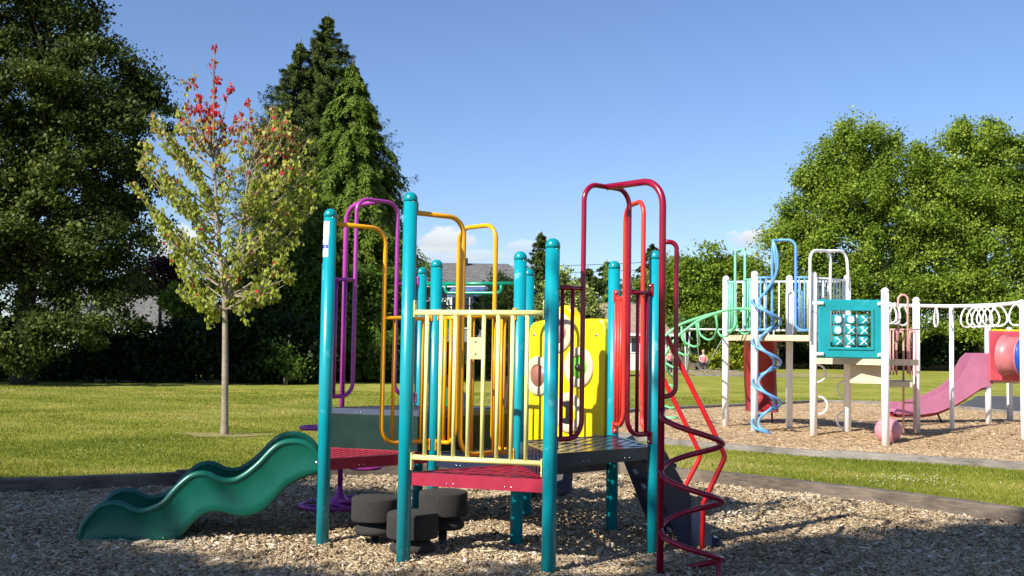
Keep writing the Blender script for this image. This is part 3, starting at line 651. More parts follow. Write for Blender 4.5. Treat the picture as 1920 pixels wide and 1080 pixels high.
# green arched ladder to the left
Ya, Yb = 20.7, 19.3
rail1 = [at(px, py, Ya) for px, py in ((1402, 583), (1350, 586), (1310, 596), (1265, 615), (1235, 650), (1222, 720), (1222, 782))]
rail2 = [at(px, py, Yb) for px, py in ((1418, 580), (1370, 580), (1320, 596), (1290, 615), (1262, 641), (1238, 690), (1230, 780))]
o = MB().tube(spline(rail2, 6), 0.026, 10).build('arched_ladder', M['grass_green_tube'], far, 'light green arched ladder with looped rungs')
MB().tube(spline(rail1, 6), 0.026, 10).build('rail', M['grass_green_tube'], o)
for (p0, pb_, p1) in (((1343, 588), (1359, 631), (1377, 583)), ((1309, 597), (1330, 637), (1341, 591)), ((1278, 612), (1303, 650), (1305, 606)), ((1256, 628), (1286, 666), (1280, 625)), ((1240, 646), (1268, 690), (1261, 643)), ((1228, 690), (1262, 724), (1246, 672)), ((1224, 735), (1258, 765), (1236, 715)), ((1380, 585), (1398, 626), (1410, 581))):
    A_ = at(*p0, Ya); B_ = at(*p1, Yb); cy_ = (pb_[1] - (p0[1] + p1[1]) / 2); mx_ = (p0[0] + p1[0]) / 2
    MB().tube(spline([A_, at(p0[0] + 2, p0[1] + cy_ * 0.60, Ya - 0.1), at(pb_[0] - 9, pb_[1] - 3, Ya - 0.45), at(*pb_, 20.0), at(pb_[0] + 8, pb_[1] - 5, Yb + 0.35), at(p1[0] + 4, p1[1] + cy_ * 0.5, Yb + 0.05), B_], 5), 0.020, 8).build('rung', M['grass_green_tube'], o)
MB().lathe(onground(1257, 785), [(0.0, -0.02), (0.16, 0.0), (0.16, 0.04), (0, 0.05)][::1], 20).build('foot_disc', M['grass_green_tube'], o)
# teal noughts-and-crosses panel
xp = (q6 - q4).normalized(); npn = Vector((xp.y, -xp.x, 0)); npn = -npn if npn.y > 0 else npn
npn = Vector((-0.12, -1, 0)).normalized(); pc = at(1593, 617, 18.15); xp = Z.cross(npn).normalized()
Rp = Matrix((xp, -npn, Z)).transposed()
def PP(x, z, off=0.0): return pc + xp * x + Z * z - npn * -off
pw, ph_ = 0.515, 0.485
def frame(hw, hh, iw, ih, th, off, mat, nm, parent, label=None, bev=0.02):
    m = MB(); rings = [(hw, hh, 0), (hw, hh, th - bev), (hw - bev, hh - bev, th), (iw + bev, ih + bev, th), (iw, ih, th - bev), (iw, ih, 0)]; vs = []
    for a, b, d in rings: vs += [PP(-a, -b, off + d), PP(a, -b, off + d), PP(a, b, off + d), PP(-a, b, off + d)]
    fs = [(r * 4 + k, r * 4 + (k + 1) % 4, ((r + 1) % 6) * 4 + (k + 1) % 4, ((r + 1) % 6) * 4 + k) for r in range(6) for k in range(4)]
    return m.add(vs, fs).build(nm, mat, parent, label)
pan = frame(pw, ph_, 0.335, 0.315, 0.09, 0, M['tealplastic'], 'noughts_and_crosses_panel', far, 'teal play panel with nine turning cylinders')
frame(0.37, 0.345, 0.325, 0.30, 0.02, 0.092, M['tealplastic'], 'inner_frame', pan, None, 0.006)
marks = [['O', 'O', '<'], ['O', 'X', 'X'], ['<', 'X', 'X']]
for c_ in range(3):
    x = (-0.205, 0.005, 0.215)[c_]
    for r_ in range(3):
        z = 0.155 - r_ * 0.178
        cy = MB().lathe(PP(x, z - 0.078, 0.05), [(0.072, 0), (0.085, 0.012), (0.085, 0.145), (0.072, 0.157)], 20).build('turning_cylinder', M['tealplastic'], pan)
        mk = MB(); s_ = marks[r_][c_]; ang0 = {'O': 0.05, 'X': 0.0, '<': 0.35}[s_] + random.uniform(-0.12, 0.12)
        def cp(a, zz): return PP(x, z + zz, 0.05) + (npn * math.cos(a) + xp * math.sin(a)) * 0.0885
        if s_ == 'O':
            vs = [cp(ang0, 0)] + [cp(ang0 + 0.66 * f_ * math.cos(t), 0.055 * f_ * math.sin(t)) for f_ in (0.25, 0.5, 0.75, 1.0) for t in [2 * math.pi * k / 18 for k in range(18)]]
            mk.add(vs, [(0, i + 1, (i + 1) % 18 + 1) for i in range(18)] + [(1 + r * 18 + i, 1 + (r + 1) * 18 + i, 1 + (r + 1) * 18 + (i + 1) % 18, 1 + r * 18 + (i + 1) % 18) for r in range(3) for i in range(18)])
        else:
            for sg in (1, -1):
                for k in range(6):
                    f0, f1 = -1 + k / 3, -1 + (k + 1) / 3; d = 0.10
                    mk.add([cp(ang0 + f0 * 0.68 - d, sg * f0 * 0.055), cp(ang0 + f1 * 0.68 - d, sg * f1 * 0.055), cp(ang0 + f1 * 0.68 + d, sg * f1 * 0.055), cp(ang0 + f0 * 0.68 + d, sg * f0 * 0.055)], [(0, 1, 2, 3)])
        mk.build('mark', M['white'], cy)
for x in (-0.10, 0.11): MB().tube([PP(x, -0.31, 0.03), PP(x, 0.31, 0.03)], 0.012, 8).build('spindle', M['white'], pan)
for sx_ in (-1, 1):
    for sz_ in (-1, 1):
        MB().tube([PP(sx_ * (pw - 0.08), sz_ * 0.42, 0.112), PP(sx_ * (pw + 0.10), sz_ * 0.42, 0.085)], 0.028, 12).build('peg', M['white'], pan)
# loop climbers behind (short C shapes)
for (px, py, r_, sg) in ((1532, 700, 0.155, 1), (1535, 760, 0.155, 1), (1586, 730, 0.15, -1), (1586, 788, 0.16, -1)):
    c = at(px, py, 19.6); MB().tube([c + Vector((sg * math.cos(a) * r_, 0.0, math.sin(a) * r_)) for a in [math.radians(k) for k in range(-90, 91, 15)]], 0.018, 8).build('loop_rung', M['white'], far)
# maroon slide
sp = spline([at(1430, 632, 20.8), at(1428, 655, 21.3), at(1428, 700, 21.6), at(1430, 745, 21.7), at(1432, 772, 21.3)], 6)
m = MB(); prof = [(-0.33, -0.22), (-0.28, -0.25), (-0.24, -0.2), (-0.2, 0.0), (0, 0.06), (0.2, 0.0), (0.24, -0.2), (0.28, -0.25), (0.33, -0.22), (0.3, 0.06), (0.2, 0.13), (0, 0.16), (-0.2, 0.13), (-0.3, 0.06)]; n = len(prof); vs = []
for i, p in enumerate(sp):
    for a, b in prof: vs.append(p + Vector((a * 0.92, -b, 0)))
m.add(vs, [(i * n + j, i * n + (j + 1) % n, (i + 1) * n + (j + 1) % n, (i + 1) * n + j) for i in range(len(sp) - 1) for j in range(n)] + [tuple(range(n)), tuple((len(sp) - 1) * n + j for j in range(n - 1, -1, -1))], True)
o = m.build('slide', M['maroon'], far, 'dark red slide seen from behind under the upper deck')
MB().tube([at(1447, 770, 21.5), at(1448, 790, 21.5)], 0.02, 8).build('slide_foot', M['maroon'], o)
# overhead ring track
tr = spline([Vector((6.12, 18.9, 2.27)), Vector((6.7, 20.1, 2.28)), Vector((7.3, 20.25, 2.29)), Vector((8.0, 20.45, 2.31)), Vector((8.5, 20.2, 2.31)), Vector((8.72, 19.6, 2.31)), Vector((8.72, 18.9, 2.31)), Vector((8.55, 18.3, 2.31))], 8)
tr2 = [Vector((5.8, 19.9, 2.27)), Vector((6.9, 20.15, 2.29)), Vector((8.25, 20.5, 2.31))]
o = MB().tube(spline(tr2, 6) + tr[34:], 0.034, 12).build('ring_track', M['white'], far, 'white overhead track with hanging ring grips')
for x, y in ((8.25, 20.5), (8.55, 18.3)): MB().tube([(x, y, -0.2), (x, y, 2.33)], 0.042, 14).build('track_leg', M['white'], o)
def ring(c, ax, lean=0.0):
    w_ = ax; P = []
    for k in range(20):
        a = 2 * math.pi * k / 20; zz = -0.235 - 0.21 * math.cos(a + math.pi) ; x_ = 0.19 * math.sin(a) * (0.55 + 0.45 * (1 - math.cos(a)) / 2)
        P.append(c + w_ * x_ * 0.95 + Z * (-0.20 + 0.18 * math.cos(a)))
    return MB().tube(P, 0.016, 8, closed=True)
for (px, Yr, yaw) in ((1668, 18.6, 20), (1678, 18.8, 35), (1692, 19.6, 30), (1755, 20.3, 82), (1784, 20.45, 60), (1812, 20.3, 25), (1826, 20.1, 12), (1836, 19.9, 8), (1846, 19.7, 2), (1858, 19.45, -8), (1872, 19.1, -12), (1905, 18.5, -65)):
    c = at(px, 571, Yr); c.z = 2.29; a = math.radians(yaw); ring(c, Vector((math.cos(a), math.sin(a), 0))).build('ring_grip', M['white'], o)
# pink ladder with loops
Yp = 18.9
o = MB().tube(fillet([at(1684, 640, Yp), at(1684, 553, Yp), at(1702, 553, Yp), at(1702, 700, Yp)], 0.09, 8), 0.019, 10).build('pink_ladder', M['pink'], far, 'faded pink ladder with looped handrails')
for px, y0 in ((1694, 622), (1717, 622)):
    MB().tube(fillet([at(px - 13, 700, Yp), at(px - 13, y0, Yp), at(px, y0, Yp), at(px, 812, Yp)], 0.07, 6), 0.019, 10).build('side_rail', M['pink'], o)
for px in (1669, 1675, 1681, 1706, 1711, 1716): MB().tube([at(px, 620, Yp + 0.4), at(px, 703, Yp + 0.4)], 0.014, 8).build('baluster', M['pink'], o)
for y0 in (755, 782): MB().tube([at(1694, y0, Yp), at(1717, y0, Yp)], 0.015, 8).build('rung', M['pink'], o)
MB().tube([at(1668, 618, Yp), at(1723, 618, Yp)], 0.016, 8).build('cross_bar', M['pink'], o)
# slide and tunnel unit
un = thing('tunnel_slide_unit', (9.9, 22.6, 0), 'low play unit with faded red tunnel panel and pink slide at the right edge', 'play structure')
q9 = Vector((9.76, 22.4, 0)); q10 = Vector((10.65, 23.4, 0)); q11 = Vector((11.1, 22.2, 0))
for p, t in ((q9, 1.99), (q10, 2.02), (q11, 2.0)): post(p, t, 0.062, un, M['white'], M['white'], False)
slab([q9, q11, q10], 0.93, 0.09, M['beige'], 'deck', un)
nq = Vector((0.1, -1, 0)).normalized(); xq = Z.cross(nq).normalized(); c0 = at(1902, 668, 22.3)
rp_ = MB().box(c0 + xq * 0.1, (1.30, 0.06, 1.02), Matrix((xq, -nq, Z)).transposed(), 0.02).build('tunnel_panel', M['redplastic'], un, 'faded red panel round the tunnel mouth')
MB().box(c0 + xq * 0.1 + Z * 0.53 - nq * 0.1, (1.20, 0.03, 0.03)).build('top_edge', M['yellowplastic'], rp_)
tc_ = at(1889, 667, 22.2); d_ = Vector((0.62, -0.78, -0.02)).normalized()
prof = [(0.43, 0), (0.43, 0.03), (0.385, 0.06), (0.385, 0.36), (0.43, 0.375), (0.43, 0.41), (0.36, 0.411)]
MB().lathe(tc_ - d_ * 0.05, prof, 36, d_).build('tunnel', M['tunnelpink'], rp_)
MB().lathe(tc_ + d_ * 0.365, [(0.43, 0), (0.43, 0.035), (0.385, 0.06), (0.385, 0.7)], 36, d_).build('tunnel_section', M['blueplastic'], rp_)
# pink slide: side-on profile
Ys = 22.3
top_ = [(1862, 662), (1832, 662), (1822, 672), (1800, 712), (1782, 727), (1755, 741), (1730, 750), (1705, 756), (1688, 755), (1676, 776)]
bot_ = [(1700, 777), (1730, 777), (1758, 773), (1790, 760), (1815, 745), (1840, 728), (1862, 722)]
tp = [at(a, b, Ys) for a, b in top_]; bp = [at(a, b, Ys) for a, b in bot_]
psl = MB().prism(tp + bp, (0, 0.04, 0)).build('pink_slide', M['pinkplastic'], un, 'faded pink plastic slide')
MB().prism([p + Vector((0, 0.55, 0)) for p in tp + bp], (0, 0.04, 0)).build('side_wall', M['pinkplastic'], psl)
bed = spline([at(a, b - 3, Ys) for a, b in bot_], 4); m = MB(); vs = []
bed = [at(1684, 774, Ys)] + bed
for p in bed:
    for dy, dz in ((0.02, 0.16), (0.05, 0.06), (0.1, 0.0), (0.5, 0.0), (0.54, 0.06)): vs.append(p + Vector((0, dy, dz)))
m.add(vs, [(i * 5 + j, i * 5 + j + 1, i * 5 + j + 6, i * 5 + j + 5) for i in range(len(bed) - 1) for j in range(4)], True).build('slide_bed', M['pinkplastic'], psl)
under = []; 
for p in bed: under += [p + Vector((0, 0.04, 0.0)), p + Vector((0, 0.12, -0.10)), p + Vector((0, 0.48, -0.10)), p + Vector((0, 0.55, 0))]
MB().add(under, [(i * 4 + j, i * 4 + j + 1, i * 4 + j + 5, i * 4 + j + 4) for i in range(len(bed) - 1) for j in range(3)], True).build('slide_underside', M['maroon'], psl)
MB().tube([at(1758, 776, Ys + .3), at(1766, 792, Ys + .3)], 0.02, 8).build('slide_foot', M['stem'], psl)
# ball
bc = at(1665, 804, 18.2); bc.z = 0.20 + float(gz(bc.x, bc.y)) - 0.01
t = MB().lathe(bc, [(0.215 * math.cos(a) + 1e-7, 0.215 * math.sin(a)) for a in [math.radians(k) for k in range(-90, 91, 9)]], 32, (0.3, -0.1, 1)).build('pink_ball', M['ball']); 
t2_ = t; t2_.location = (0, 0, 0)
tag(t2_, 'large faded pink ball on the wood chips behind a white post', 'ball')
MB().tube([bc + Matrix.Rotation(0.5, 3, 'Y') @ Vector((0.2165 * math.cos(a), 0.2165 * math.sin(a), 0)) for a in [2 * math.pi * k / 40 for k in range(40)]], 0.003, 6, closed=True).build('seam', M['brownplastic'], t2_)
# ================================================================ swing set and people
sw = thing('swing_set', (11.5, 70, 0), 'galvanised steel swing set far across the lawn', 'swing set')
Yw = 70; k_ = Yw / F
xL = at(1288, 700, Yw).x; zt_ = at(1290, 617, Yw).z; xR = at(1352, 617, Yw).x
MB().tube([(xL - 0.1, Yw, zt_), (xR + 3.2, Yw, zt_)], 0.06, 10).build('top_beam', M['galv'], sw)
for x0, dy in ((xL - 0.18, -0.9), (xL + 0.18, 0.9), (xR + 3.0, -0.9), (xR + 3.4, 0.9)): MB().tube([(x0, Yw + dy, -0.1), (x0, Yw + dy * 0.1, zt_)], 0.055, 10).build('leg', M['galv'], sw)
xw = at(1318, 690, Yw).x
for dx in (-0.36, 1.55): 
    pass
MB().tube([(xw - 0.42, Yw, zt_), (xw - 0.26, Yw - 0.1, 0.56)], 0.016, 6).build('chain', M['galv'], sw)
MB().tube([(xw + 1.55, Yw, zt_), (xw + 0.30, Yw - 0.1, 0.56)], 0.016, 6).build('chain', M['galv'], sw)
MB().box((xw + 0.02, Yw - 0.1, 0.54), (0.60, 0.24, 0.05)).build('swing_seat', M['black'], sw)
def skin(name, J, E, mat, parent, root=0, lev=1):
    me = bpy.data.meshes.new(name); o = bpy.data.objects.new(name, me); C.objects.link(o)
    me.from_pydata([j[:3] for j in J], E, [])
    sk = o.modifiers.new('s', 'SKIN')
    for i, j in enumerate(J):
        sv = me.skin_vertices[0].data[i]; sv.radius = (j[3], j[4] if len(j) > 4 else j[3]); sv.use_root = (i == root)
    ss = o.modifiers.new('ss', 'SUBSURF'); ss.levels = lev; ss.render_levels = lev
    dg = bpy.context.evaluated_depsgraph_get(); m2 = bpy.data.meshes.new_from_object(o.evaluated_get(dg))
    bpy.data.objects.remove(o); m2.name = name
    org = Vector(parent.get('_o', (0, 0, 0))) if parent is not None else Vector((0, 0, 0))
    m2.transform(Matrix.Translation(-org)); m2.materials.clear(); m2.materials.append(mat)
    m2.polygons.foreach_set('use_smooth', [True] * len(m2.polygons))
    o = bpy.data.objects.new(name, m2); C.objects.link(o); o['_o'] = tuple(org)
    if parent is not None: o.parent = parent
    return o
def person_sitting(name, x, y, zs, s, label, top, yaw=0.0, standing=False, hairm='hair'):
    t = thing(name, (x, y, 0), label, 'person')
    def T(p): 
        a = math.radians(yaw); px_, py_, pz_ = p[0] * s, p[1] * s, p[2] * s
        return (x + px_ * math.cos(a) - py_ * math.sin(a), y + px_ * math.sin(a) + py_ * math.cos(a), zs + pz_)
    def J(lst): return [(*T(p[:3]), *(r * s for r in p[3:])) for p in lst]
    if not standing:
        legs = [(0.10, -0.05, 0.02, .085), (0.115, -0.46, 0.03, .062), (0.12, -0.50, -0.40, .045), (0.12, -0.62, -0.44, .035)]
    else:
        legs = [(0.10, 0, -0.05, .085), (0.11, -0.02, -0.45, .06), (0.11, 0.0, -0.85, .042), (0.11, -0.12, -0.89, .035)]
    body = [(0, 0, 0.05, .13, .11), (0, 0.0, 0.28, .13, .095), (0, 0, 0.46, .155, .10), (0, 0, 0.55, .055), (0, -0.01, 0.64, .05), (0, -0.02, 0.74, .085, .095), (0, -0.02, 0.83, .06)]
    E = [(0, 1), (1, 2), (2, 3), (3, 4), (4, 5), (5, 6)]
    for sg in (-1, 1):
        b = len(body); body += [(sg * 0.19, 0, 0.49, .05), (sg * 0.25, -0.04, 0.24, .038), (sg * (0.16 if not standing else 0.24), -0.22, 0.12, .03), (sg * 0.08 if not standing else sg * 0.2, -0.30, 0.10, .03), (sg * 0.05 if not standing else sg * 0.2, -0.37, 0.08, .018)]
        E += [(2, b), (b, b + 1), (b + 1, b + 2), (b + 2, b + 3), (b + 3, b + 4)]
        b = len(body); body += [(sg * a, bb, c, r) for a, bb, c, r in legs]; E += [(0, b), (b, b + 1), (b + 1, b + 2), (b + 2, b + 3)]
    skin('body', J(body), E, M['skin'], t)
    skin('top', J([(0, 0, 0.02, .19, .17), (0, 0.0, 0.26, .19, .155), (0, 0, 0.42, .20, .16), (0.1, 0, 0.51, .05), (-0.1, 0, 0.51, .05)]), [(0, 1), (1, 2), (2, 3), (2, 4)], top, t)
    tj = [(0, 0, 0.03, .15, .13)]; te = []
    for sg in (-1, 1):
        b = len(tj); tj += [(sg * a, bb, c, r * 1.18) for a, bb, c, r in legs[:3]]; te += [(0, b), (b, b + 1), (b + 1, b + 2)]
    skin('trousers', J(tj), te, M['darkcloth'], t)
    hd = T((0, 0.005, 0.775)); MB().lathe(hd, [(0.097 * s * math.cos(a) + 1e-6, 0.115 * s * math.sin(a)) for a in [math.radians(k) for k in range(-10, 91, 10)]], 16, (0, -0.25, 1)).build('hair', M[hairm], t)
    for sg in (-1, 1): MB().lathe(T((sg * 0.035, -0.112, 0.755)), [(0.012 * s, 0), (0, 0.006 * s)], 8, (0, -1, 0)).build('eye', M['stem'], t)
    MB().lathe(T((0, -0.113, 0.705)), [(0.022 * s, 0), (0, 0.004 * s)], 8, (0, -1, 0)).build('mouth', M['brownplastic'], t)
    for sg in (-1, 1): MB().box(T((sg * 0.12, legs[3][1] + 0.02, legs[3][2] - 0.01)), (0.09 * s, 0.25 * s, 0.075 * s), None, 0.02).build('shoe', M['shoe'] if standing else M['stem'], t)
    return t
person_sitting('person', xw, Yw - 0.1, 0.62, 1.02, 'fair haired person in pink tank top and black trousers sitting on a swing', M['pinkcloth'])
xc = at(1256, 690, 66).x
person_sitting('person', xc, 66, 0.78, 0.85, 'person in bright pink top standing mostly hidden behind the crimson pole', M['pinkcloth'], 20, True)
# ================================================================ ground
from mathutils.geometry import delaunay_2d_cdt
def inpoly(x, y, poly):
    x = np.asarray(x); y = np.asarray(y); r = np.zeros(x.shape, bool); n = len(poly)
    for i in range(n):
        x1, y1 = poly[i][:2]; x2, y2 = poly[(i + 1) % n][:2]
        c = ((y1 > y) != (y2 > y)) & (x < (x2 - x1) * (y - y1) / (y2 - y1 + 1e-12) + x1); r ^= c
    return r
pit1 = [(-9.0, 2.0), (-7.6, 7.0), (-4.75, 9.78), (-3.2, 10.66), (-1.5, 11.55), (0.2, 12.15), (1.25, 12.25), (2.16, 11.35), (3.56, 9.9), (4.3, 8.85), (5.6, 6.0), (6.0, 2.0)]
pit2 = [(1.2, 18.3), (2.3, 16.5), (4.3, 14.8), (6.4, 13.4), (10.0, 11.2), (15.5, 14.0), (17.0, 22.0), (12.2, 26.0), (11.4, 30.4), (8.8, 31.0), (6.0, 28.0), (3.6, 25.7), (1.5, 22.5)]
court = [(11.7, 28.9), (12.45, 26.2), (17.2, 22.2), (45, 22.0), (45, 38), (16.2, 38)]
swingpit = [(10.6, 63), (22, 63), (22, 76), (9.6, 76)]
def axis(a, b, fa, fb, fine, coarse):
    xs = list(np.arange(a, fa, coarse)) + list(np.arange(fa, fb, fine)) + list(np.arange(fb, b + coarse, coarse)); return np.array(xs)
xs = axis(-1200, 1200, -14, 16, 0.3, 80); ys = axis(-200, 2400, 1, 32, 0.3, 80)
XX, YY = np.meshgrid(xs, ys); ZZ = gz(XX, YY); nx = len(xs)
V = np.stack([XX, YY, ZZ], -1).reshape(-1, 3); idx = np.arange(len(V)).reshape(XX.shape)
Fq = np.stack([idx[:-1, :-1], idx[:-1, 1:], idx[1:, 1:], idx[1:, :-1]], -1).reshape(-1, 4)
tag(fastmesh('lawn', V, Fq, M['lawn'], smooth=True), kind='structure')
def sheetpoly(poly, dz, mat, nm, step=0.45):
    xa = np.arange(min(p[0] for p in poly), max(p[0] for p in poly), step); ya = np.arange(min(p[1] for p in poly), max(p[1] for p in poly), step)
    X, Y = np.meshgrid(xa, ya); X = X.ravel(); Y = Y.ravel(); k = inpoly(X, Y, poly)
    pts = [Vector(p) for p in poly] + [Vector((a, b)) for a, b in zip(X[k], Y[k])]; n = len(poly)
    vs, es, fs, *_ = delaunay_2d_cdt(pts, [], [list(range(n))], 1, 1e-5)
    m = MB().add([(p.x, p.y, float(gz(p.x, p.y)) + dz) for p in vs], [tuple(f) for f in fs], True); o = m.build(nm, mat)
    return tag(o, kind='structure')
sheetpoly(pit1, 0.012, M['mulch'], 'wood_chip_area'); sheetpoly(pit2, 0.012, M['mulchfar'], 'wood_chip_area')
sheetpoly(court, 0.016, M['asphalt'], 'asphalt_court', 1.5); sheetpoly(swingpit, 0.02, M['dirt'], 'swing_area', 2)
# bare patch under the young tree
tx, ty = -4.44, 16.9
dp = [(tx + 0.1 + (0.62 + 0.16 * math.sin(3 * a)) * math.cos(a), ty - 0.1 + (0.55 + 0.15 * math.sin(2 * a + 1)) * math.sin(a)) for a in [2 * math.pi * k / 24 for k in range(24)]]
sheetpoly(dp, 0.010, M['dirt'], 'bare_earth', 0.25)
def timbers(poly, name, w, h, loc, label, closed=True, ln=2.45, mt='timber'):
    root = thing(name, loc, label, 'timber edging'); n = len(poly)
    for i in range(n if closed else n - 1):
        a = Vector((*poly[i], 0)); b = Vector((*poly[(i + 1) % n], 0)); e = b - a; k = max(1, round(e.length / ln))
        for j in range(k):
            p = a + e * (j / k); q = a + e * ((j + 1) / k); c = (p + q) / 2
            if c.y < 3 or c.x > 14.5: continue
            zc = float(gz(c.x, c.y)); d = (q - p).length; ang = math.atan2(e.y, e.x)
            R = Matrix.Rotation(ang, 3, 'Z') @ Matrix.Rotation(random.uniform(-0.003, 0.003), 3, 'Y')
            MB().box((c.x, c.y, zc + h / 2 - 0.06 + random.uniform(-0.006, 0.006)), (d + 0.03 * (k == 1) - 0.006, w, h + 0.12), R, 0.008).build('timber', M[mt], root)
    return root
timbers(pit1, 'timber_border', 0.14, 0.150, (0, 9, 0), 'low weathered timber edging round the foreground wood chip bed')
timbers(pit2, 'timber_border', 0.15, 0.085, (7, 20, 0), 'grey timber edging round the sunlit far play area', mt='timberfar')
timbers(swingpit, 'timber_border', 0.25, 0.14, (15, 70, 0), 'pale edging in front of the distant swing', False, 6, 'timberfar')
# chips
def vis(x, y, z=0, mg=1.04):
    s = F / y; return (np.abs(x * s) < 960 * mg) 
def scatter(poly, n, ymin, ymax, pw=1.0):
    out = []; tot = 0
    while tot < n:
        m = n * 3; yv = ymin * (ymax / ymin) ** rng.random(m) if pw else rng.uniform(ymin, ymax, m)
        xv = (rng.random(m) * 2 - 1) * 0.487 * yv
        k = inpoly(xv, yv, poly); out.append(np.stack([xv[k], yv[k]], 1)); tot += k.sum()
    return np.concatenate(out)[:n]
def chips(n, poly, y0, y1, ln, mat, name, boxes):
    P = scatter(poly, n, y0, y1); x, y = P[:, 0], P[:, 1]
    z = gz(x, y) + 0.012 + rng.random(n) ** 2 * (0.030 if boxes else 0.012) + (0.02 if boxes else 0.006) * (np.sin(x * 4.1) * np.sin(y * 3.3 + x) > 0.2) * rng.random(n)
    th = rng.uniform(0, 2 * math.pi, n); tilt = rng.normal(0, 0.30 if boxes else 0.14, n); roll = rng.normal(0, 0.35 if boxes else 0.16, n)
    Ln = ln * np.exp(rng.normal(0, 0.45, n)); W = Ln * rng.uniform(0.13, 0.36, n)
    d = np.stack([np.cos(th) * np.cos(tilt), np.sin(th) * np.cos(tilt), np.sin(tilt)], 1); up = np.stack([np.sin(roll) * -np.sin(th), np.sin(roll) * np.cos(th), np.cos(roll)], 1)
    s = unit(np.cross(d, up)); upn = np.cross(s, d); c = np.stack([x, y, z], 1)
    dl = d * Ln[:, None] / 2; sl_ = s * W[:, None] / 2; t = upn * (W * 0.22)[:, None]; tp = rng.uniform(0.5, 1, n)[:, None]
    r = np.clip(rng.normal(0.48, 0.22, n) + 0.10 * np.sin(x * 2.3 + 1) * np.sin(y * 1.9), 0, 1)
    if boxes:
        top = [c - dl - sl_ * tp + t, c + dl - sl_ + t, c + dl * 0.9 + sl_ * tp + t, c - dl + sl_ + t]; bot_ = [p - 2 * t for p in top]
        V = np.stack(top + bot_, 1).reshape(-1, 3); b0 = (np.arange(n) * 8)[:, None]
        f = np.array([[0, 1, 2, 3], [0, 4, 5, 1], [1, 5, 6, 2], [2, 6, 7, 3], [3, 7, 4, 0]])
        Fq = (b0[:, None, :] + f[None]).reshape(-1, 4); r = np.repeat(r, 5)
    else:
        V = np.stack([c - dl - sl_ * tp, c + dl - sl_, c + dl + sl_ * tp, c - dl + sl_], 1).reshape(-1, 3); Fq = np.arange(n * 4).reshape(-1, 4)
    return tag(fastmesh(name, V, Fq, mat, r), kind='stuff')
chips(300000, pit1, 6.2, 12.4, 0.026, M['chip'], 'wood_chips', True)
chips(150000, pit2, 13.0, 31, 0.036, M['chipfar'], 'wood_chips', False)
# grass
def blades(n, y0, y1, h):
    yv = y0 * (y1 / y0) ** (rng.random(n) ** 1.2); xv = (rng.random(n) * 2 - 1) * 0.487 * yv
    pp = lambda poly: inpoly(xv, yv, poly)
    k = ~(pp(pit1) | pp(pit2) | pp(court) | (pp(dp) & (rng.random(n) < 0.4))); xv, yv = xv[k], yv[k]; n = len(xv)
    hh = h * rng.uniform(0.5, 1.3, n) * (1 + 0.25 * np.sin(xv * 2.1) * np.sin(yv * 1.7)); th = rng.uniform(0, 2 * math.pi, n); w = 0.0030 * (yv / y0) ** 0.8 + 0.002
    lean = rng.normal(0, 0.5, (n, 2)); base = np.stack([xv, yv, gz(xv, yv) - 0.004], 1); s = np.stack([np.cos(th), np.sin(th), 0 * th], 1) * w[:, None]
    tip = base + np.stack([lean[:, 0] * hh, lean[:, 1] * hh, hh], 1)
    V = np.stack([base - s, base + s, tip], 1).reshape(-1, 3)
    nz = 1.3 * np.sin(xv * 0.5 + 2 + np.sin(yv * 0.8)) * np.sin(yv * 0.45 + 1) + np.sin(xv * 1.3 + yv * 0.7 + 2 * np.sin(yv)) + 0.9 * np.sin(xv * 2.9 + 1.7 * np.sin(yv * 2.3)) * np.sin(yv * 3.1 + xv)
    r = np.clip(rng.normal(0.42, 0.16, n) + 0.17 * nz, 0, 1)
    return tag(fastmesh('grass', V, np.arange(n * 3).reshape(-1, 3), M['blade'], r, nper=3), kind='stuff')
blades(520000, 9.2, 34, 0.030)
def flowers():
    n = 1500; yv = 9.2 * (26 / 9.2) ** rng.random(n); xv = (rng.random(n) * 2 - 1) * 0.48 * yv
    cl = np.sin(xv * 1.7 + 3) + np.sin(yv * 1.1 + xv * 0.6); k = (cl > 0.9) | ((np.hypot((xv - 4.2) / 0.55, (yv - 11.3) / 0.5) < 1)); xv, yv = xv[k], yv[k]
    xv = np.concatenate([xv, rng.normal(4.35, 0.32, 110)]); yv = np.concatenate([yv, rng.normal(11.9, 0.30, 110)])
    k = ~(inpoly(xv, yv, pit1) | inpoly(xv, yv, pit2)); xv, yv = xv[k], yv[k]; n = len(xv)
    c = np.stack([xv, yv, gz(xv, yv) + 0.05], 1); d = rng.normal(0, 1, (n, 3)); up = rng.normal(0, 1, (n, 3))
    c = np.concatenate([c, c]); d = rng.normal(0, 1, (2 * n, 3)); up = rng.normal(0, 1, (2 * n, 3))
    tag(leaves('clover_flowers', c, d, up, 0.013, 0.012, rng.random(2 * n), M['petal']), kind='stuff')
flowers()
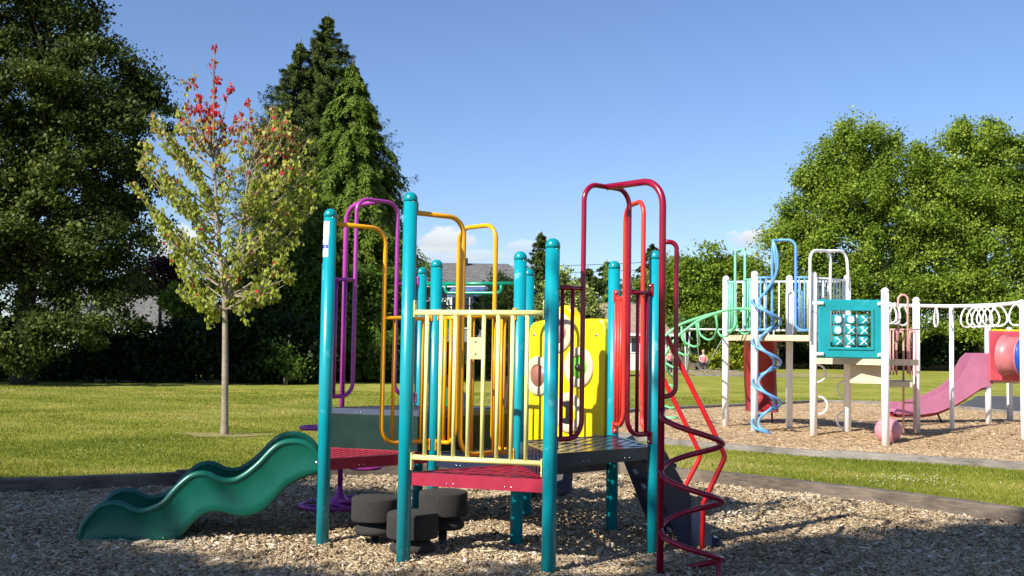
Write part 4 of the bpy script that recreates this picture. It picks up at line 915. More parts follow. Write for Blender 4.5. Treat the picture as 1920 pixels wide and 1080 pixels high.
# ================================================================ trees
def limb(m, a, b, r0, r1, sag=0.0, n=6, jit=0.0):
    a = Vector(a); b = Vector(b); mid = (a + b) / 2 + Vector((random.uniform(-1, 1) * jit, random.uniform(-1, 1) * jit, sag)); pts = []
    for k in range(n + 1):
        t = k / n; pts.append(a * (1 - t) ** 2 + mid * 2 * t * (1 - t) + b * t * t)
    m.tube(pts, [r0 + (r1 - r0) * (k / n) for k in range(n + 1)], 8, cap=False)
def broad(name, label, trunk, trunk_r, lobes, mat, nleaf, lsize, group=None, bark='bark', crad=0.6, nlimb=16, loc=None, z0f=0.25, perc=170, shell=0.55, flat=0.6, cat='tree', bias=0.0):
    base = Vector(trunk[0]); t = thing(name, base, label, cat, group)
    lob = np.array(lobes, float); vol = lob[:, 3] * lob[:, 4] * lob[:, 5]; vol = vol ** 0.75
    nc = max(8, nleaf // perc); li = rng.choice(len(lob), nc, p=vol / vol.sum())
    dr = unit(rng.normal(0, 1, (nc, 3))); f = shell + (1 - shell) * rng.random(nc) ** 0.7
    cc = lob[li, :3] + dr * lob[li, 3:6] * f[:, None]
    cc = cc[cc[:, 2] > 0.15]; nc = len(cc); dr = dr[:nc]
    w = rng.gamma(2.0, 1, nc); w /= w.sum(); ci = rng.choice(nc, nleaf, p=w)
    cr = crad * rng.uniform(0.6, 1.35, nc)
    p = cc[ci] + rng.normal(0, 1, (nleaf, 3)) * cr[ci][:, None] * np.array([0.62, 0.62, 0.62 * flat])
    outw = unit(p - lob[li[:nc][ci] if len(li) >= nc else 0, :3])
    up = outw * 0.5 + np.array([0, 0, 0.7]) + rng.normal(0, 0.55, (nleaf, 3)); d = rng.normal(0, 1, (nleaf, 3)) + np.array([0, 0, -0.3])
    rn = np.clip(0.45 + bias + rng.normal(0, 0.17, nleaf) + rng.normal(0, 0.14, nc)[ci], 0, 1)
    k = p[:, 2] > 0.05; s = lsize * np.exp(rng.normal(0, 0.25, nleaf))
    leaves('crown', p[k], d[k], up[k], s[k], s[k] * rng.uniform(0.55, 0.85, k.sum()), rn[k], M[mat], t)
    m = MB(); P = [Vector(q) for q in trunk]; sp_ = spline(P, 5); K = len(sp_)
    m.tube(sp_, [trunk_r * (1.25 if k_ == 0 else 1) * (1 - 0.80 * k_ / (K - 1)) for k_ in range(K)], 14)
    order = rng.permutation(nc)[:nlimb]
    for i in order:
        tgt = Vector(cc[i]); h = max(0.0, min(0.92, z0f + (1 - z0f) * ((tgt.z - P[0].z) / max(0.1, (P[-1].z - P[0].z)) - 0.22))); a = sp_[int(h * (K - 1))]
        rr = trunk_r * (1 - 0.8 * h) * 0.5; limb(m, a, tgt, rr, rr * 0.15, sag=(tgt - a).length * 0.10, jit=(tgt - a).length * 0.08)
    m.build('trunk', M[bark], t); return t
def plobes(Y, items, dep=0.85):
    out = []; s = F / Y
    for it in items:
        px, py, rx, ry = it[:4]; dy = it[4] if len(it) > 4 else 0.0; c = at(px, py, Y + dy); out.append((c.x, c.y, c.z, rx / s, rx / s * dep, ry / s))
    return out
def gp(px, Y): p = at(px, 700, Y); return Vector((p.x, Y, -0.05))
def conifer(name, label, x, y, top, rmax, zb, mat, nb, per, L, W, droop=0.35, power=0.8, hs=7.0, group=None, trunk_r=0.22, irr=0.18, gapdir=None, lean=(0, 0), tipup=0.0, wf=0.22, br=0.72):
    t = thing(name, (x, y, -0.05), label, 'tree', group); h = top - zb
    u_ = rng.random(nb) ** 0.85; z = top - 0.15 - u_ * (h - 0.2); az = rng.uniform(0, 2 * math.pi, nb)
    env = rmax * np.minimum(1.08, ((top - z) / hs) ** power) * (1 + irr * np.sin(az * 3 + z * 1.3) * 0.7) * rng.uniform(br, 1.08, nb)
    bi = np.repeat(np.arange(nb), per); n = nb * per; tt = rng.random(n) ** 0.55
    wid = env[bi] * wf * (1.15 - tt) + 0.10 * min(1.0, wf / 0.2); lat = rng.normal(0, 0.5, n) * wid
    dx, dy = np.cos(az[bi]), np.sin(az[bi]); r = env[bi] * tt
    zz = z[bi] - droop * r * (0.5 + 0.7 * tt) + tipup * r * tt ** 3 - np.abs(rng.normal(0, 0.10 + 0.05 * env[bi], n)) * 0.8
    fx = x + lean[0] * (z[bi] - zb) / h; fy = y + lean[1] * (z[bi] - zb) / h
    p = np.stack([fx + dx * r - dy * lat, fy + dy * r + dx * lat, zz], 1)
    sg = np.sign(lat)[:, None]; d = np.stack([dx, dy, -0.55 - droop + 0 * dx], 1) * 0.8 + sg * np.stack([-dy, dx, 0 * dx], 1) * 0.7 + rng.normal(0, 0.35, (n, 3))
    up = np.stack([dx * 0.6, dy * 0.6, 0.8 + 0 * dx], 1) + rng.normal(0, 0.4, (n, 3))
    s = L * np.exp(rng.normal(0, 0.25, n)); rn = np.clip(0.30 + 0.35 * tt + rng.normal(0, 0.14, n) + rng.normal(0, 0.12, nb)[bi], 0, 1)
    k = p[:, 2] > 0.1
    leaves('crown', p[k], d[k], up[k], s[k], s[k] * W, rn[k], M[mat], t)
    m = MB(); m.tube([(x, y, -0.2), (x + lean[0], y + lean[1], top)], [trunk_r, 0.02], 10)
    for i in rng.permutation(nb)[:min(nb, 60)]:
        a = Vector((x + lean[0] * (z[i] - zb) / h, y + lean[1] * (z[i] - zb) / h, z[i])); e = env[i] * 0.9; b = a + Vector((math.cos(az[i]) * e, math.sin(az[i]) * e, -droop * e * 1.1)); limb(m, a, b, 0.035, 0.008, 0.08 * e, 4)
    m.build('trunk', M['bark'], t); return t
# big dark oak at the left
b0 = gp(45, 36)
broad('oak_tree', 'huge dark green broadleaf tree filling the left edge', [b0, at(50, 560, 36), at(62, 380, 36), at(85, 160, 36), at(95, -60, 36)], 0.36,
      plobes(36, [(60, -60, 150, 90), (-40, 60, 110, 120), (100, 60, 105, 95), (165, 140, 105, 80, -1), (60, 190, 150, 90, -1.5), (245, 185, 62, 55), (225, 255, 85, 75, -1), (120, 300, 130, 80, -1), (-30, 300, 130, 130), (235, 360, 75, 60), (60, 400, 130, 75, -1), (180, 440, 110, 60, -1), (-30, 480, 120, 80), (90, 510, 105, 50), (200, 520, 85, 38), (255, 455, 55, 45), (30, 585, 75, 30), (130, 578, 70, 28), (212, 92, 26, 28), (258, 128, 30, 20), (292, 150, 24, 18), (308, 195, 22, 20), (312, 255, 20, 24), (308, 335, 28, 22), (318, 405, 24, 24), (50, 628, 70, 34, -2), (140, 612, 60, 26, -2), (-10, 660, 50, 40, -2), (210, 585, 55, 28, -1), (170, 645, 40, 22, -1), (60, 672, 45, 22, -2)]),
      'oak', 210000, 0.115, crad=0.42, nlimb=60, perc=230, shell=0.35, bark='shadebark')
conifer('spruce_tree', 'tall dark spruce with its tip highest, behind the young maple', *at(598, 700, 50).xy, at(598, 22, 50).z, 3.5, 0.8, 'spruce', 1100, 250, 0.145, 0.24, 0.28, 0.88, tipup=0.30, hs=6.2, irr=0.22, wf=0.14, br=0.6)
conifer('spruce_tree', 'dark spruce with lower tip just left of the tallest spruce', *at(548, 700, 49).xy, at(552, 72, 49).z, 2.9, 0.8, 'spruce', 850, 230, 0.145, 0.24, 0.28, 0.85, tipup=0.30, hs=5.2, irr=0.22, wf=0.14, br=0.6)
conifer('cedar_tree', 'bright green feathery cedar right of the dark spruces', *at(655, 700, 45).xy, at(648, 112, 45).z, 3.2, 0.4, 'cedar', 1200, 200, 0.185, 0.30, 0.50, 0.80, irr=0.30, lean=(-0.15, 0), hs=6.6, wf=0.16, br=0.6)
# young maple
def maple():
    t = thing('young_maple', (tx, ty, 0), 'slender young maple with yellow green leaves turning red at the top', 'tree')
    Ym = ty; m = MB()
    P = [at(421, 818, Ym), at(422, 700, Ym), at(421, 560, Ym), at(412, 470, Ym), at(406, 380, Ym), at(398, 250, Ym + .1), at(402, 95, Ym)]
    P[0].z = -0.05; s = spline(P, 6); K = len(s); tot = P[-1].z
    m.tube(s, [0.058 * (1.15 if i < 2 else 1) * max(0.08, 1 - 0.35 * min(1, q.z / 2.2) - 0.62 * max(0, (q.z - 2.2) / (tot - 2.2))) for i, q in enumerate(s)], 14)
    fork = spline([at(423, 570, Ym), at(438, 510, Ym - .1), at(455, 420, Ym - .2), at(470, 310, Ym - .2), at(500, 245, Ym - .2)], 6)
    m.tube(fork, [0.034 * (1 - 0.75 * i / (len(fork) - 1)) for i in range(len(fork))], 10)
    ends = [(402, 90), (362, 120), (430, 150), (346, 150), (345, 192), (388, 185), (330, 208), (300, 228), (283, 212), (266, 262), (252, 345), (262, 300), (330, 262), (436, 232), (465, 186), (450, 232), (497, 242), (520, 197), (545, 205), (553, 236), (580, 256), (588, 300), (592, 350), (585, 392), (562, 440), (545, 500), (530, 488), (300, 422), (330, 440), (288, 385), (342, 505), (322, 470), (362, 566), (482, 560), (505, 525), (452, 588), (392, 592),
            (360, 300), (380, 340), (440, 330), (470, 380), (510, 330), (350, 390), (310, 330), (540, 370), (500, 430), (440, 440), (375, 450), (410, 280), (480, 290), (335, 345), (545, 290), (520, 545), (345, 545), (420, 500), (465, 480)]
    C_, D_, U_, S_, R_ = [], [], [], [], []
    stems = [q for q in s if 1.75 < q.z < 4.4]; stems2 = fork[2:]
    for rep in range(3):
      for (ex, ey) in ends:
        up_ = ey < 170
        if rep and up_ and (rep == 2 or random.random() < 0.5): continue
        dep = (0.15 if rep == 0 else random.uniform(-1.15, 1.15)) * (0.35 if ey < 240 else 1.0)
        e = at(ex + random.uniform(-14, 14) * (rep > 0), ey + random.uniform(-8, 22) * (rep > 0), Ym + dep)
        st = stems2 if (ex > 445 and random.random() < 0.8) else stems
        zw = max(1.8, min(e.z - 0.35 - 0.55 * abs(e.x - tx), e.z - random.uniform(0.3, 0.9)))
        a = min(st, key=lambda q: abs(q.z - zw)); d = e - a
        mid = a + Vector((d.x * 0.62, d.y * 0.62, d.z * 0.36)); pts = [a * (1 - q) ** 2 + mid * 2 * q * (1 - q) + e * q * q for q in [k / 8 for k in range(9)]]
        Ld = d.length; m.tube(pts, [min(0.012, 0.005 + 0.005 * Ld) * (1 - 0.85 * k / 8) + 0.0015 for k in range(9)], 6, cap=False)
        tw = []
        for k in range(int(5 + 9 * Ld)):
            q = random.uniform(0.22, 1.0); p0 = a * (1 - q) ** 2 + mid * 2 * q * (1 - q) + e * q * q
            dd = (Vector((random.gauss(0, 1), random.gauss(0, 1), random.uniform(0.1, 1.6))).normalized()) * random.uniform(0.05, 0.20) * (1.15 - 0.5 * q); tw.append((p0, p0 + dd)); m.tube([p0, p0 + dd], [0.0035, 0.0015], 5, cap=False)
        nl = int((58 * Ld + 20) * (1.0 if e.z < 4.2 else 0.85) * (0.72 if rep else 1.0))
        for k in range(nl):
            p0, p1 = random.choice(tw); q = random.uniform(0.3, 1.1); p = p0 + (p1 - p0) * q + Vector((random.gauss(0, .022), random.gauss(0, .022), random.gauss(-0.03, .025)))
            C_.append(p); D_.append((random.gauss(0, .45), random.gauss(0, .45), -1.0 + random.gauss(0, 0.3))); U_.append((random.gauss(-0.6, 0.7), random.gauss(-0.8, 0.7), random.gauss(0.4, .5))); S_.append(random.uniform(0.050, 0.090))
            base = 0.24 + random.gauss(0, .13); dx_ = p.x - tx; hh = p.z
            pr = min(1, max(0, (hh - 4.35) / 0.6)) * min(1, max(0, 1.7 - abs(dx_ + 0.12) / 0.42)); pr2 = 0.30 * min(1, max(0, (hh - 3.7) / 0.6)) * math.exp(-((dx_ - 0.8) / 0.28) ** 2)
            if random.random() < max(pr * 0.95, pr2): base = random.uniform(0.62, 1.0) if hh < 4.9 else random.uniform(0.76, 1.0)
            elif hh > 3.9 and random.random() < 0.30: base = random.uniform(0.48, 0.72)
            elif random.random() < 0.015: base = 0.93
            R_.append(min(1, max(0, base)))
    S_ = np.array(S_)
    leaves('crown', np.array([tuple(q) for q in C_]), np.array(D_), np.array(U_), S_, S_ * 0.72, np.array(R_), M['maple'], t)
    m.build('trunk', M['maplebark'], t)
maple()
# plum and bright tree beside the house
broad('plum_tree', 'small purple leaved plum tree beyond the oak', [gp(300, 44), at(300, 600, 44), at(300, 540, 44)], 0.12, plobes(44, [(290, 520, 60, 38), (325, 545, 35, 28), (255, 545, 40, 30)]), 'plum', 9000, 0.14, crad=0.35, nlimb=6, bark='bark')
broad('small_tree', 'bright green small tree behind the young maple trunk', [gp(385, 42), at(385, 620, 42), at(385, 560, 42)], 0.10, plobes(42, [(350, 560, 40, 38), (400, 560, 50, 40), (375, 600, 45, 25), (440, 600, 50, 30)]), 'lime', 14000, 0.13, crad=0.4, nlimb=6, bias=-0.1)
broad('broadleaf_tree', 'dark bushy tree between the maple and the cedar', [gp(520, 44), at(520, 600, 44), at(520, 500, 44)], 0.2, plobes(43, [(500, 530, 80, 60), (570, 500, 70, 70), (600, 590, 80, 60), (470, 610, 70, 50), (680, 560, 80, 70), (730, 640, 60, 50)]), 'midgreen', 34000, 0.16, crad=0.45, nlimb=10, bias=-0.22)
# dark hedges at the left lawn edge
def hedge(name, label, Y, items, mat, n, size, crad=0.35, cat='shrub', group=None, bias=0.0):
    px = sum(i[0] for i in items) / len(items); p = gp(px, Y)
    return broad(name, label, [p, p + Vector((0, 0, 0.8)), p + Vector((0.1, 0, 1.6))], 0.07, plobes(Y, items), mat, n, size, crad=crad, nlimb=8, cat=cat, group=group, z0f=0.1, perc=60, shell=0.3, bias=bias)
hedge('hedge', 'dark unclipped hedge under the huge tree at the far left', 38.5, [(-20, 670, 60, 50), (30, 660, 50, 60), (110, 695, 40, 28), (160, 680, 40, 45), (60, 700, 50, 25)], 'darkleaf', 16000, 0.16, cat='hedge')
hedge('hedge', 'dark hedge in front of the grey roofed house', 39, [(200, 665, 45, 60), (260, 660, 50, 60), (320, 660, 45, 62), (370, 655, 45, 65), (290, 700, 70, 25)], 'darkleaf', 20000, 0.16, cat='hedge')
hedge('hedge', 'dark hedge behind the young maple trunk', 40, [(420, 650, 50, 68), (470, 645, 50, 72), (530, 650, 50, 70), (580, 655, 45, 65), (500, 700, 90, 25)], 'darkleaf', 20000, 0.16, cat='hedge', bias=0.06)
hedge('shrub', 'lighter green shrub at the lawn edge left of the teal posts', 38.7, [(520, 665, 22, 30), (550, 690, 18, 22)], 'midgreen', 1500, 0.12, bias=-0.1)
# fences
def fence(name, label, a, b, h, mat, lattice=0.0, panel=2.4, cat='fence'):
    a = Vector(a); b = Vector(b); e = b - a; Lt = e.length; d = e / Lt; R = Matrix.Rotation(math.atan2(d.y, d.x), 3, 'Z'); t = thing(name, a, label, cat)
    n = int(Lt / 0.155); m = MB()
    for k in range(n): m.box(a + d * (k + 0.5) * Lt / n + Z * (h / 2 + random.uniform(-0.01, 0.01)), (Lt / n - 0.012, 0.02, h), R)
    m.build('boards', mat, t); k = int(Lt / panel) + 1
    for i in range(min(k, 90)): MB().box(a + d * min(Lt, i * panel) + Z * ((h + lattice) / 2 + 0.03) + R @ Vector((0, 0.06, 0)), (0.09, 0.09, h + lattice + 0.1), R).build('post', mat, t)
    MB().box((a + b) / 2 + Z * (h + 0.012), (Lt, 0.05, 0.035), R).build('rail', mat, t)
    if lattice:
        m = MB(); sp_ = 0.14
        for k in range(int(Lt / sp_) + 1):
            for sg in (1, -1):
                c = a + d * (k * sp_) + Z * (h + 0.03 + lattice / 2); m.box(c + R @ Vector((0, 0.012 * sg, 0)), (lattice * 1.41, 0.008, 0.03), R @ Matrix.Rotation(sg * math.pi / 4, 3, 'Y'))
        m.build('lattice', M['trim'] if cat == 'lattice fence' else mat, t)
        MB().box((a + b) / 2 + Z * (h + lattice + 0.05), (Lt, 0.05, 0.035), R).build('rail', mat, t)
    return t
fence('lattice_fence', 'dark fence topped with pale lattice under the huge tree', (at(40, 700, 40).x, 40, 0), (at(170, 700, 40).x, 40, 0), 1.15, M['fencewood'], 0.42, cat='lattice fence')
fence('board_fence', 'shaded board fence behind the middle of the play structure', (at(585, 700, 52).x, 52, 0), (at(1010, 700, 52).x, 54, 0), 1.65, M['fencewood'])
fence('board_fence', 'grey board fence behind the distant swing', (at(1150, 700, 92).x, 92, 0), (at(1460, 700, 92).x, 92, 0), 1.8, M['fencewood'], 0.35)
fence('board_fence', 'dark board fence under the two big trees at the right', (at(1462, 700, 104).x, 104, 0), (at(2050, 700, 104).x, 104, 0), 2.0, M['fencewood'])
# ================================================================ houses
def house(name, label, Y, pxl, pxr, ztop_eave, ridge_z, depth, wall, roof, ov=0.5, gable_front=False, wins=(), door=None):
    xl = at(pxl, 600, Y).x; xr = at(pxr, 600, Y).x; t = thing(name, ((xl + xr) / 2, Y, 0), label, 'house')
    MB().box(((xl + xr) / 2, Y + depth / 2, ztop_eave / 2), (xr - xl, depth, ztop_eave)).build('wall', wall, t)
    m = MB()
    if not gable_front:
        ym = Y + depth / 2; a = [(xl - ov, Y - ov), (xr + ov, Y - ov), (xr + ov, Y + depth + ov), (xl - ov, Y + depth + ov)]; hip = (xr - xl) * 0.14
        e = ztop_eave; vs = [(*p, e) for p in a] + [(xl + hip, ym, ridge_z), (xr - hip, ym, ridge_z)] + [(*p, e - 0.15) for p in a]
        fs = [(0, 1, 5, 4), (2, 3, 4, 5), (1, 2, 5), (3, 0, 4), (9, 8, 7, 6), (0, 6, 7, 1), (1, 7, 8, 2), (2, 8, 9, 3), (3, 9, 6, 0)]
    else:
        xm = (xl + xr) / 2; e = ztop_eave; y0, y1 = Y - ov, Y + depth + ov
        vs = [(xl - ov, y0, e), (xm, y0, ridge_z), (xr + ov, y0, e), (xl - ov, y1, e), (xm, y1, ridge_z), (xr + ov, y1, e), (xl - ov, y0, e - .18), (xm, y0, ridge_z - .18), (xr + ov, y0, e - .18), (xl - ov, y1, e - .18), (xm, y1, ridge_z - .18), (xr + ov, y1, e - .18)]
        fs = [(0, 1, 4, 3), (1, 2, 5, 4), (6, 9, 10, 7), (7, 10, 11, 8), (0, 6, 7, 1), (1, 7, 8, 2), (3, 4, 10, 9), (4, 5, 11, 10), (0, 3, 9, 6), (2, 8, 11, 5)]
        MB().prism([(xl, Y - 0.005, e), (xr, Y - 0.005, e), (xm, Y - 0.005, ridge_z - .2)], (0, 0.2, 0)).build('gable', wall, t)
    m.add(vs, fs).build('roof', roof, t)
    MB().box(((xl + xr) / 2, Y - ov - 0.03, ztop_eave - 0.08), (xr - xl + 2 * ov, 0.06, 0.16)).build('fascia', M['trim'], t)
    for (px, z, w, h) in wins:
        x = at(px, 600, Y).x; fr = MB().box((x, Y - 0.02, z), (w + 0.16, 0.06, h + 0.16)).build('window', M['trim'], t)
        MB().box((x, Y - 0.045, z), (w, 0.03, h)).build('pane', M['glass'], fr); MB().box((x, Y - 0.065, z), (0.04, 0.02, h)).build('mullion', M['trim'], fr)
    return t
h1 = house('house', 'grey shingled house beyond the middle of the play structure', 62, 740, 985, 4.95, 6.55, 9, M['greysiding'], M['shingle'], wins=[(815, 3.4, 1.3, 1.2), (880, 3.4, 2.0, 1.7), (905, 3.4, 1.0, 1.7), (940, 3.2, 1.2, 1.2)])
MB().prism([at(838, 556, 59), at(928, 556, 59), at(918, 540, 60.5), at(848, 540, 60.5)], (0, 0, 0.08)).build('patio_canopy', M['solar'], h1)
for px in (840, 926): MB().box((at(px, 600, 59).x, 59.1, 2.1), (0.12, 0.12, 4.2)).build('canopy_post', M['trim'], h1)
rl = MB().box((at(880, 600, 58.8).x, 58.8, 3.65), (3.2, 0.05, 0.06)).build('balcony_rail', M['stem'], h1)
bm_ = MB()
for k in range(20): bm_.box((at(880, 600, 58.8).x - 1.55 + k * 0.163, 58.8, 3.2), (0.03, 0.03, 0.9))
bm_.build('balusters', M['stem'], rl)
ch = MB().box((at(872, 480, 66).x, 66, 6.55), (0.35, 0.35, 0.5)).build('roof_vent', M['stem'], h1)
h2 = house('house', 'grey roofed house glimpsed under the huge tree', 50, 175, 350, 1.95, 4.2, 8, M['whitesiding'], M['shingle'], wins=[(215, 1.1, 0.9, 0.8), (300, 1.1, 1.2, 0.8)])
MB().box((at(345, 555, 56).x, 56, 4.25), (4.5, 5, 0.5)).build('upper_roof', M['shingle'], h2)
h3 = house('house', 'brown roofed house behind the red arches', 78, 1098, 1250, 2.6, 4.9, 9, M['whitesiding'], M['shinglebrown'], wins=[(1130, 1.8, 1.2, 1.0), (1200, 1.8, 1.2, 1.0)])
h4 = house('house', 'white gabled house end behind the brown roof', 92, 1136, 1180, 4.2, 5.6, 6, M['trim'], M['shinglebrown'], gable_front=True, ov=0.4)
MB().tube([at(1197, 575, 80), at(1197, 548, 80)], 0.12, 8).build('chimney_pipe', M['galv'], h3)
h5 = house('house', 'pale house partly hidden by the huge tree trunk', 55, 60, 150, 2.7, 4.3, 6, M['trim'], M['shingle'])
# ================================================================ background plants
conifer('fir_tree', 'dark pointed fir above the house roofs, left of the post cap', *at(1012, 700, 85).xy, at(1012, 432, 85).z, 2.5, 2.0, 'spruce', 330, 90, 0.30, 0.26, 0.22, 0.85, hs=6.0, tipup=0.3, irr=0.3)
conifer('fir_tree', 'small dark fir left of the faded house roof', *at(1100, 700, 88).xy, at(1100, 496, 88).z, 2.6, 1.0, 'spruce', 240, 80, 0.30, 0.28, 0.25, 0.8, hs=4.5, tipup=0.3, irr=0.3)
conifer('fir_tree', 'lighter green fir behind the red arch', *at(1136, 700, 95).xy, at(1137, 486, 95).z, 3.3, 1.0, 'cedar', 260, 90, 0.32, 0.30, 0.25, 0.8, hs=5.0, tipup=0.2, irr=0.3)
conifer('fir_tree', 'dark fir behind the rightmost teal post', *at(1222, 700, 110).xy, at(1222, 455, 110).z, 4.0, 1.0, 'spruce', 260, 80, 0.4, 0.32, 0.25, 0.8, tipup=0.2, irr=0.3)
hedge('cypress_shrub', 'pale golden cypress right of the grey house', 57, [(945, 545, 34, 38), (930, 570, 26, 40), (965, 600, 32, 45), (930, 610, 24, 40), (1000, 585, 30, 45)], 'paleshrub', 16000, 0.15, bias=0.0)
hedge('cypress_shrub', 'pale golden cypress left of the tall crimson arch', 58, [(1058, 548, 34, 48), (1090, 580, 40, 48), (1040, 610, 30, 40), (1115, 620, 28, 30)], 'paleshrub', 17000, 0.15)
for (px, tp_, lb) in ((858, 575, 'narrow bright evergreen left of three before the grey house'), (888, 560, 'narrow bright evergreen, tallest of three before the grey house'), (914, 572, 'narrow bright evergreen right of three before the grey house'), (828, 590, 'narrow bright evergreen between two teal posts')):
    q = at(px, 700, 51); conifer('arborvitae', lb, q.x, 51, at(px, tp_, 51).z, 0.52, 0.1, 'cedar', 90, 60, 0.16, 0.4, 0.0, 0.6, group='narrow evergreens before the grey house', trunk_r=0.05, tipup=0.5)
hedge('shrub', 'low dark shrubs along the board fence', 50.5, [(640, 700, 40, 16), (700, 698, 30, 18), (860, 702, 40, 12), (930, 702, 40, 12)], 'midgreen', 6000, 0.14, bias=-0.15)
BG = [
 ('leafy tree left of the green arched ladder', 98, (1255, [(1225, 560, 45, 60), (1265, 540, 55, 60), (1290, 600, 60, 55), (1240, 620, 50, 35)]), 'lime', 34000, 0.25, -0.10),
 ('leafy tree above the distant swing', 92, (1308, [(1300, 530, 50, 50), (1345, 515, 55, 55), (1380, 555, 55, 60), (1335, 590, 70, 50), (1300, 620, 50, 30), (1400, 620, 55, 30)]), 'lime', 44000, 0.25, -0.10),
 ('leafy tree behind the white posts', 100, (1430, [(1400, 520, 45, 50), (1440, 560, 50, 60), (1490, 570, 50, 50), (1430, 620, 60, 30), (1520, 620, 50, 35)]), 'lime', 30000, 0.25, -0.12)]
for lb, Y, (tpx, it), mt, n, sz, bi in BG:
    tr_ = [gp(tpx, Y), at(tpx, 640, Y), at(it[1][0], 560, Y)]
    broad('leafy_tree', lb, tr_, 0.35, plobes(Y, it, 0.7), mt, n, sz, crad=0.9, nlimb=16, bias=bi, shell=0.45, perc=140)
broad('leaning_tree', 'dark forked trunk of a low tree behind the swinging person', [gp(1312, 84), at(1306, 672, 84), at(1290, 635, 84)], 0.32, plobes(84, [(1290, 615, 40, 22), (1330, 612, 40, 20)]), 'midgreen', 5000, 0.25, crad=0.7, nlimb=10, bias=-0.2)
broad('big_leafy_tree', 'big bright leafy tree behind the noughts and crosses panel', [gp(1665, 96), at(1660, 560, 96), at(1640, 420, 96), at(1630, 280, 96)], 0.55,
      plobes(96, [(1625, 262, 62, 42), (1570, 310, 55, 50), (1680, 310, 65, 50), (1620, 370, 100, 60), (1520, 405, 60, 42), (1490, 440, 40, 35), (1570, 470, 100, 60), (1700, 420, 80, 60), (1500, 510, 55, 40), (1640, 540, 110, 55), (1540, 570, 80, 45), (1720, 520, 70, 70), (1650, 610, 100, 30), (1560, 620, 60, 25), (1735, 300, 42, 34), (1745, 355, 50, 42), (1582, 256, 32, 26), (1545, 290, 30, 32), (1528, 335, 36, 30), (1480, 405, 36, 26), (1462, 445, 28, 26), (1560, 360, 60, 40)], 0.8),
      'lime', 190000, 0.215, crad=0.72, nlimb=80, perc=190, shell=0.40, flat=0.95)
broad('big_leafy_tree', 'big bright leafy tree at the right edge', [gp(1848, 96), at(1846, 560, 96), at(1840, 420, 96), at(1835, 280, 96)], 0.55,
      plobes(96, [(1828, 262, 68, 42), (1785, 300, 50, 45), (1890, 300, 60, 50), (1830, 370, 100, 60), (1930, 370, 70, 70), (1780, 440, 70, 60), (1880, 460, 90, 70), (1970, 470, 80, 80), (1800, 540, 80, 60), (1900, 570, 100, 50), (1850, 615, 110, 25), (1980, 600, 80, 40)], 0.8),
      'lime', 190000, 0.215, crad=0.72, nlimb=80, perc=190, shell=0.40, flat=0.95)
hedge('shrub', 'yellow green shrub right of the swinging person', 80, [(1345, 675, 20, 18), (1370, 668, 24, 24), (1395, 678, 18, 15)], 'yellowshrub', 3200, 0.18)
hedge('shrub', 'yellow green shrub behind the first white posts', 82, [(1390, 676, 14, 14), (1425, 680, 16, 14), (1300, 678, 12, 14)], 'yellowshrub', 1800, 0.18, bias=-0.05)
hedge('hedge', 'dark undergrowth in shade below the two big trees', 99, [(1540, 655, 70, 28), (1640, 655, 80, 28), (1740, 655, 80, 28), (1850, 655, 90, 28), (1960, 655, 90, 28)], 'darkleaf', 22000, 0.30, crad=0.8, cat='hedge')
broad('willow_tree', 'pale willow crown beyond the blue arch', [gp(1468, 120), at(1468, 600, 120), at(1468, 540, 120)], 0.4, plobes(120, [(1460, 540, 40, 45), (1490, 560, 35, 40), (1440, 580, 35, 40)]), 'paleshrub', 9000, 0.3, crad=0.7, nlimb=8, bias=-0.2, flat=1.6)
# far wood closing the view
def farwood(name, Y, x0, x1, hh, n, seed):
    r = np.random.default_rng(seed); x = r.uniform(x0, x1, n); top = hh * (0.75 + 0.25 * np.sin(x * 0.09 + seed) * np.sin(x * 0.031)); z = r.random(n) ** 0.8 * top
    p = np.stack([x, Y + r.normal(0, 3, n), z], 1); s = 0.9 * np.exp(r.normal(0, 0.3, n))
    tag(leaves(name, p, r.normal(0, 1, (n, 3)), r.normal(0, 0.6, (n, 3)) + np.array([0, -0.5, 0.7]), s, s * 0.8, np.clip(r.normal(0.35, 0.2, n), 0, 1), M['midgreen']), kind='stuff')
farwood('distant_wood', 150, -160, 40, 6.0, 30000, 3); farwood('distant_wood', 160, 20, 190, 9, 30000, 5)
# ================================================================ power lines
def wire(label, pa_, pb_, Y0, Y1, sag):
    a = at(*pa_, Y0); b = at(*pb_, Y1); pts = [a * (1 - t) + b * t - Z * sag * 4 * t * (1 - t) for t in [k / 20 for k in range(21)]]
    tag(MB().tube(pts, 0.028, 6).build('power_line', M['stem']), label, 'power line')
wire('upper thin power line above the roofs', (700, 494), (1300, 486), 110, 118, 0.5); wire('lower thin power line above the roofs', (700, 506), (1300, 500), 110, 118, 0.5)
